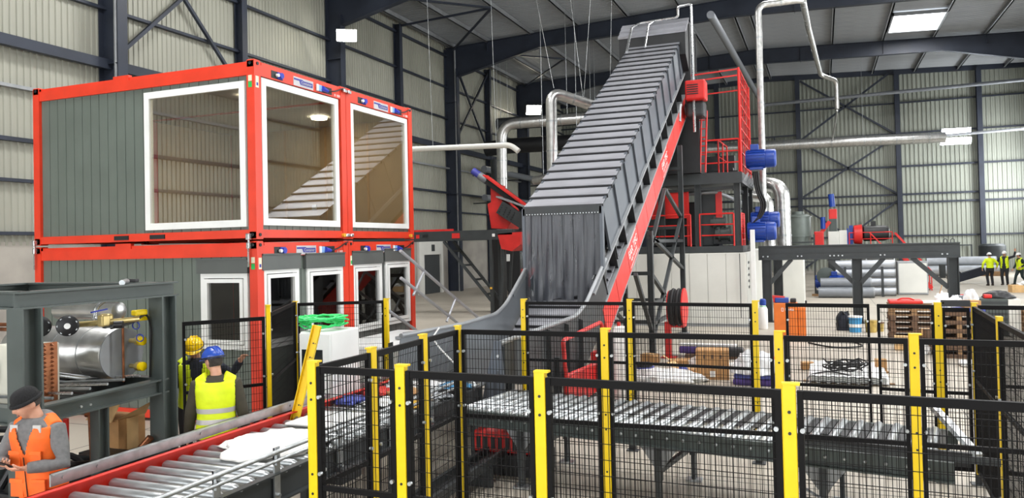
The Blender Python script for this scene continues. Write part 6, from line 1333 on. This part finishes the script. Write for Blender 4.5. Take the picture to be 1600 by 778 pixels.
def person(label, loc, rz, lean=0., head=(0, 0, 0), hands=None, feet=None, wear=None, s=1.0, vox=.011, detail=True, group=None):
    # local frame: facing +Y, own right hand is +X
    t = thing('person', label, 'person', loc, rz, group); W = wear
    def sp(z):   # spine: leans forward above the hips
        k = max(0, z - .95); return Vector((0, lean*k*.9, z - lean*lean*k*.35))
    T = [(.78, .155, .105), (.84, .152, .102), (.93, .168, .118), (1.02, .156, .11), (1.12, .15, .105), (1.24, .168, .118), (1.34, .182, .118), (1.42, .17, .1), (1.47, .1, .075)]
    def torso(mb, inf, z0=0, z1=9, n=24): mb.loft([(sp(z), rx + inf, ry + inf) for z, rx, ry in T if z0 <= z <= z1], n)
    sh = {sd: sp(1.395) + Vector((sd*.185, 0, 0)) for sd in (1, -1)}
    hp = {sd: Vector((sd*.095, 0, .9)) for sd in (1, -1)}
    hands = hands or {}; feet = feet or {}
    el, wr, kn, an = {}, {}, {}, {}
    for sd in (1, -1):
        H = hands.get(sd, dict(p=(sd*.3, .05, .83), hint=(sd*.3, -1, 0)))
        el[sd], wr[sd] = ik(sh[sd], H['p'], .29, .265, H.get('hint', (sd*.5, -1, -.3)))
        f = feet.get(sd, dict(p=(sd*.11, 0, .09)))
        kn[sd], an[sd] = ik(hp[sd], f['p'], .42, .42, f.get('hint', (sd*.1, 1, 0)))
    R_ = Matrix.Rotation(head[0], 4, 'Z') @ Matrix.Rotation(head[1], 4, 'X') @ Matrix.Rotation(head[2], 4, 'Y')
    nb = sp(1.46); HM = Matrix.Translation(nb + Vector((0, .0, .055)) + (R_ @ Vector((0, .02, .11)))) @ R_
    # body: one continuous skin surface
    b = MB(); torso(b, -.012); b.tube([nb - Vector((0, 0, .06)), nb + Vector((0, .0, .03)), HM @ Vector((0, -.012, -.05))], [.062, .056, .054], 14)
    for sd in (1, -1):
        b.tube([sh[sd] - Vector((sd*.06, 0, 0)), sh[sd], el[sd], wr[sd]], [.05, .052, .04, .028], 12); b.tube([hp[sd] + Vector((0, 0, .05)), hp[sd].lerp(kn[sd], .3), kn[sd], kn[sd].lerp(an[sd], .35), an[sd]], [.09, .085, .055, .053, .036], 12)
        fd = Vector(feet.get(sd, {}).get('d', (sd*.12, 1, 0))).normalized(); b.loft([(an[sd] + Vector((0, 0, -.02)) - fd*.06, .03, .04), (an[sd] - Vector((0, 0, .04)), .04, .07), (an[sd] - Vector((0, 0, .06)) + fd*.1, .035, .05)], 10)
    head_mesh(b, HM)
    me = fuse(b, vox*.8 if detail else vox, 2)
    if detail:     # re-lay fine face and hands over the fused surface, joined in the same mesh
        bm = bmesh.new(); bm.from_mesh(me); x = MB(); head_mesh(x, HM)
        xm = x.mesh('t'); bm.from_mesh(xm)
        bm.to_mesh(me); bm.free(); me.shade_smooth()
    bm = bmesh.new(); bm.from_mesh(me)
    for sd in (1, -1):
        H = hands.get(sd, {}); x = MB(); dflt = (wr[sd] - el[sd]).normalized()
        hand_mesh(x, wr[sd], H.get('d', dflt), H.get('n', (-sd, .15, 0)), H.get('side', sd), H.get('curl', .28), H.get('grip', 0)); bm.from_mesh(fuse(x, .0042, 2) if detail else x.mesh('h'))
    bm.to_mesh(me); bm.free(); me.shade_smooth(); me.materials.clear(); me.materials.append(MATS['skin']); link('body', me, t)
    if detail:
        for sd in (1, -1):
            MB().sphere(HM @ Vector((sd*.029, .081, .013)), .0115, 12, 8).build('eye', 'eye_white', t, True, local=True)
            MB().sphere(HM @ Vector((sd*.029, .0905, .012)), (.005, .003, .005), 8, 6).build('iris', 'iris', t, True, local=True)
            MB().bar(HM @ Vector((sd*.015, .098, .032)), HM @ Vector((sd*.043, .085, .032)), .006, .006).build('eyebrow', 'hair_dark', t, local=True)
        MB().sphere(HM @ Vector((0, .0985, -.052)), (.021, .005, .006), 10, 6, HM.to_3x3()).build('lips', 'lip', t, True, local=True)
    def put(nm, me, mt, par=t): me.materials.clear(); me.materials.append(MATS[mt]); return link(nm, me, par)
    # trousers, boots
    m = MB(); m.loft([(sp(z), rx + .012, ry + .014) for z, rx, ry in T if z < 1.05], 20)
    for sd in (1, -1): m.tube([hp[sd] + Vector((0, 0, .06)), hp[sd].lerp(kn[sd], .35), kn[sd], kn[sd].lerp(an[sd], .5), an[sd] - Vector((0, 0, .03))], [.105, .1, .074, .068, .062], 14)
    put('trousers', fuse(m, vox, 3), W['trousers'])
    for sd in (1, -1):
        fd = Vector(feet.get(sd, {}).get('d', (sd*.12, 1, 0))).normalized(); sdv = Vector((fd.y, -fd.x, 0)); a_ = an[sd]
        bt = MB(); rk = feet.get(sd, {}).get('roll', 0); up_ = (Z*math.cos(rk) + fd*math.sin(rk)).normalized(); f2 = sdv.cross(up_)*-1
        f2 = (fd*math.cos(rk) - Z*math.sin(rk)).normalized()
        bt.loft([(a_ + f2*k - up_*dz, wx, hz, sdv, up_) for k, dz, wx, hz in ((-.085, .045, .03, .04), (-.06, .045, .042, .05), (0, .04, .046, .055), (.08, .052, .05, .042), (.14, .06, .048, .033), (.175, .066, .03, .022))], 14); bt.tube([a_ + up_*.06, a_ - up_*.03], [.052, .048], 12)
        o = bt.build('boot', 'boot', t, True, local=True)
    # jacket with sleeves
    m = MB(); torso(m, .02, .84 if W.get('long') else .9)
    for sd in (1, -1): m.tube([sh[sd] - Vector((sd*.07, 0, .01)), sh[sd], sh[sd].lerp(el[sd], .5), el[sd], el[sd].lerp(wr[sd], .5), wr[sd] - (wr[sd] - el[sd]).normalized()*.015], [.07, .072, .066, .06, .052, .045], 14)
    m.tube([nb - Vector((0, 0, .05)), nb + Vector((0, -.005, .025))], [.085, .072], 14)
    if W.get('hood'): m.sphere(nb + Vector((0, -.075, .0)), (.11, .07, .075), 16, 10); m.tube([nb + Vector((0.09*math.sin(a), -.01 + .085*math.cos(a), .0 + .03*(math.cos(a) < 0))) for a in [i*PI/8 for i in range(16)]], .03, 8, closed=True)
    put('jacket', fuse(m, vox, 3), W['jacket'])
    # vest
    if W.get('vest'):
        m = MB(); torso(m, .036, .77 if W.get('pockets') else .84, 1.43, 36)
        for sd in (1, -1): m.tube([sp(1.43) + Vector((sd*.07, -.03, .03)), sh[sd] - Vector((sd*.02, 0, -.005)) + Vector((0, 0, .0))], [.075, .07], 14)
        me = fuse(m, vox, 2); bm = bmesh.new(); bm.from_mesh(me); op = W.get('open', 'v'); kill = []
        for f in bm.faces:
            c = f.calc_center_median(); zz = c.z + .35*lean*lean*max(0, c.z - .95); y = c.y - sp(zz).y
            if op == 'v' and y > 0 and zz > 1.2 and abs(c.x) < (zz - 1.2)*.36 + .004: kill.append(f)
            elif op == 'open' and y > 0 and abs(c.x) < .075 + .02*math.sin(zz*9): kill.append(f)
            elif zz > 1.44 and abs(c.x) < .082: kill.append(f)
            elif abs(c.x) > .192 and zz > 1.16 and zz < 1.43: kill.append(f)
        bmesh.ops.delete(bm, geom=kill, context='FACES'); bm.to_mesh(me); bm.free(); v_ = put('vest', me, W['vest'])
        md = v_.modifiers.new('thickness', 'SOLIDIFY'); md.thickness = .006
        for z in W.get('bands', ()):
            q = MB(); vs = []; fs = []; n = 48; rings = []
            def rad(zz):
                for (za, ra, rb), (zb, rc, rd) in zip(T, T[1:]):
                    if za <= zz <= zb: k = (zz - za)/(zb - za); return ra + (rc - ra)*k, rb + (rd - rb)*k
                return T[1][1:]
            for zz in (z, z + .05):
                rx, ry = rad(zz); rx += .040; ry += .040; c = sp(zz)
                for j in range(n):
                    a = 2*PI*j/n; ca, sa = math.cos(a), math.sin(a); vs.append(c + Vector((rx*math.copysign(abs(ca)**.85, ca), ry*math.copysign(abs(sa)**.85, sa), 0)))
            for j in range(n):
                a = 2*PI*(j + .5)/n; xx = math.cos(a)*.2
                if op == 'open' and math.sin(a) > 0 and abs(xx) < .085: continue
                fs.append((j, (j + 1) % n, n + (j + 1) % n, n + j))
            q.add(vs, fs).build('reflective_band', 'reflective', v_, True, local=True)
        if W.get('pockets'):
            for x_, z_, w_, h_ in ((-.095, 1.17, .1, .12), (.095, 1.17, .1, .12), (-.1, .93, .12, .14), (.1, .93, .12, .14)):
                c = sp(z_) + Vector((x_, .143, 0)); p_ = MB().rbox(c, (w_, .014, h_), .005).build('pocket', W['vest'], v_, local=True); MB().rbox(c + Vector((0, .006, h_*.42)), (w_ + .008, .016, .035), .005).build('pocket_flap', W['vest'], v_, local=True)
            for x_ in (-.105, .105): MB().rbox(sp(1.385) + Vector((x_, .115, .03)), (.075, .012, .06), .004).build('shoulder_band', 'reflective', v_, local=True)
            MB().cyl(sp(.82) + Vector((0, .145, 0)), sp(1.19) + Vector((0, .16, 0)), .004, 6).build('zip', 'near_black', v_, local=True)
    # headgear
    if W.get('helmet'):
        hm = MB(); R3 = HM.to_3x3(); c0 = HM @ Vector((0, .0, .045)); vs = []; fs = []; nu = 28; nv = 9
        for i in range(nv + 1):
            th = PI/2*i/nv
            for j in range(nu):
                ph = 2*PI*j/nu; rr = math.cos(th); vs.append(c0 + R3 @ Vector((.106*rr*math.sin(ph), .128*rr*math.cos(ph), .108*math.sin(th) + .004*math.cos(6*ph)*rr*.3)))
        for i in range(nv): fs += [(i*nu + j, i*nu + (j + 1) % nu, (i + 1)*nu + (j + 1) % nu, (i + 1)*nu + j) for j in range(nu)]
        hm.add(vs, fs); h_ = hm.build('helmet', W['helmet'], t, True, local=True)
        bb = MB(); vs = []; fs = []
        for j in range(nu):
            ph = 2*PI*j/nu; e = 1.0 + .06 + .32*max(0, math.cos(ph))**2
            for rr, zz in ((1, .004), (e, -.008 - .012*max(0, math.cos(ph))), (e, -.013 - .012*max(0, math.cos(ph))), (.99, -.004)): vs.append(c0 + R3 @ Vector((.106*rr*math.sin(ph), .128*rr*math.cos(ph), zz)))
        for j in range(nu):
            for q in range(4): fs.append((j*4 + q, j*4 + (q + 1) % 4, ((j + 1) % nu)*4 + (q + 1) % 4, ((j + 1) % nu)*4 + q))
        bb.add(vs, fs).build('brim', W['helmet'], h_, True, local=True)
        for x_ in (-.03, 0, .03): MB().tube([c0 + R3 @ Vector((x_, .122*math.cos(a), .112*math.sin(a) - .003)) for a in [i*PI/12 for i in range(1, 12)]], .007, 6).build('ridge', W['helmet'], h_, True, local=True)
        MB().tube([c0 + R3 @ Vector((.112*math.sin(a), .132*math.cos(a), -.004)) for a in [i*PI/12 for i in range(24)]], .008, 6, closed=True).build('head_band', 'near_black', h_, True, local=True) if detail else None
        hr_ = MB(); hr_.sphere(HM @ Vector((0, -.012, .015)), (.081, .094, .098), 20, 12, R3); hme = hr_.mesh('hair'); bm = bmesh.new(); bm.from_mesh(hme)
        bmesh.ops.delete(bm, geom=[v for v in bm.verts if (HM.inverted() @ v.co).y > .045 or (HM.inverted() @ v.co).z < -.06], context='VERTS'); bm.to_mesh(hme); bm.free(); hme.shade_smooth(); put('hair', hme, 'hair_dark')
    if W.get('beanie'):
        R3 = HM.to_3x3(); vs = []; fs = []; nu, nv = 36, 12; m = MB()
        for i in range(nv + 1):
            th = -.32 + (PI/2 + .32)*i/nv
            for j in range(nu):
                ph = 2*PI*j/nu; k = 1 + .012*math.cos(ph*18); rr = math.cos(th)**.75 if th > 0 else 1.0; vs.append(HM @ Vector((.087*rr*k*math.sin(ph), (.108*rr*math.cos(ph) - .004)*k, .045 + .092*math.sin(th) - .012*math.cos(ph)*0)))
        for i in range(nv): fs += [(i*nu + j, i*nu + (j + 1) % nu, (i + 1)*nu + (j + 1) % nu, (i + 1)*nu + j) for j in range(nu)]
        m.add(vs, fs); bn = m.build('beanie', W['beanie'], t, True, local=True)
        MB().tube([HM @ Vector((.09*math.sin(a), .111*math.cos(a) - .003, .028)) for a in [i*PI/14 for i in range(28)]], .016, 8, closed=True).build('turn_up', W['beanie'], bn, True, local=True)
        hr_ = MB(); hr_.sphere(HM @ Vector((0, -.012, .01)), (.079, .092, .095), 20, 12, R3); hme = hr_.mesh('hair'); bm = bmesh.new(); bm.from_mesh(hme)
        bmesh.ops.delete(bm, geom=[v for v in bm.verts if (HM.inverted() @ v.co).y > .02 or (HM.inverted() @ v.co).z < -.055], context='VERTS'); bm.to_mesh(hme); bm.free(); hme.shade_smooth(); put('hair', hme, 'hair_dark')
    if s != 1: t.scale = (s, s, s)
    return t
def tolocal(loc, rz, p): return Matrix.Rotation(-rz, 3, 'Z') @ (Vector(p) - Vector(loc))
# man with phone
L1_, R1_ = (-5.95, 4.36, 0), -2.95
p1 = person('man in orange hi-vis vest, grey hoodie and black beanie looking down at a phone', L1_, R1_, .12, (-.5, -.42, 0),
    {1: dict(p=(.07, .30, 1.17), hint=(.9, -.6, -.5), d=(-.65, .75, .1), n=(-.3, -.1, 1), curl=.35, grip=.3), -1: dict(p=(-.09, .27, 1.13), hint=(-.9, -.6, -.5), d=(.6, .8, .1), n=(.1, -.1, 1), curl=.4, grip=.3)},
    None, dict(jacket='hoodie_grey', trousers='trousers_dark', vest='vest_orange', open='v', bands=(), pockets=1, hood=1, beanie='knit_black'), .985, .0105)
ph_ = thing('smartphone', 'dark smartphone held in both hands by the man in orange', 'phone', (0, 0, 0))
Rm_ = Matrix.Rotation(R1_, 4, 'Z'); Mp = Matrix.Translation(L1_) @ Rm_ @ Matrix.Translation((-.01, .385, 1.175)) @ Matrix.Rotation(.5, 4, 'X')
m = MB(); m.rbox((0, 0, 0), (.074, .152, .009), .004); o = m.build('case', 'near_black', ph_, local=True); m2 = MB().b2((-.034, -.07, .0046), (.034, .07, .0052)); m2.build('screen', 'screen_dark', ph_, local=True)
ph_.location = Mp.translation; ph_.rotation_euler = Mp.to_euler()
# two men in conversation
L2_, R2_ = (-7.2, 7.25, 0), -2.3
person('man in yellow helmet and open lime vest pointing with one arm', L2_, R2_, .16, (-.25, -.45, 0),
    {-1: dict(p=tolocal(L2_, R2_, (-6.72, 7.5, 1.42)), hint=(-.3, -.6, -.8), n=(0, 0, -1), curl=.25), 1: dict(p=(.27, .12, .86), hint=(.5, -1, 0))},
    None, dict(jacket='jacket_navy', trousers='trousers_dark', vest='vest_lime', open='open', bands=(), helmet='helmet_yellow'), 1.0, .0115)
L3_, R3_ = (-5.9, 6.22, 0), .62
person('man in blue helmet and lime vest with two grey bands, seen from behind', L3_, R3_, .04, (.75, -.18, 0),
    {1: dict(p=(.29, .06, .84), hint=(.5, -1, 0)), -1: dict(p=(-.29, .08, .84), hint=(-.5, -1, 0))},
    None, dict(jacket='jacket_olive', trousers='trousers_dark', vest='vest_lime', open='v', bands=(1.0, 1.11), helmet='helmet_blue', long=1), 1.0, .0115)
# far workers
person('far worker with his back turned in lime jacket and white helmet', (8.56, 48.1, 0), .2, .03, (.2, -.1, 0), {1: dict(p=(.38, .12, .95), hint=(.8, -.6, 0)), -1: dict(p=(-.36, .05, .92), hint=(-.8, -.6, 0))},
    None, dict(jacket='vest_lime', trousers='trousers_dark', helmet='helmet_white'), 1.02, .022, False)
person('far worker raising one arm in open lime vest and white helmet', (9.35, 48.6, 0), 2.7, .0, (.1, -.1, 0), {-1: dict(p=(-.5, .05, 1.75), hint=(-.8, 0, -.6), n=(0, 1, 0)), 1: dict(p=(.3, .2, .98), hint=(.8, -.6, 0))},
    None, dict(jacket='jacket_navy', trousers='trousers_dark', vest='vest_lime', open='open', helmet='helmet_white'), 1.06, .022, False)
person('far worker walking in dark green clothes, lime waist vest and white helmet', (9.95, 48.0, 0), 2.0, .05, (-.8, -.1, 0), {1: dict(p=(.26, .2, .9), hint=(.5, -1, 0)), -1: dict(p=(-.26, .14, 1.0), hint=(-.5, -1, 0))},
    {1: dict(p=(.1, .28, .1), roll=-.1), -1: dict(p=(-.1, -.3, .16), roll=.5)}, dict(jacket='trousers_green', trousers='trousers_green', vest='vest_lime', open='v', helmet='helmet_white'), 1.0, .022, False)
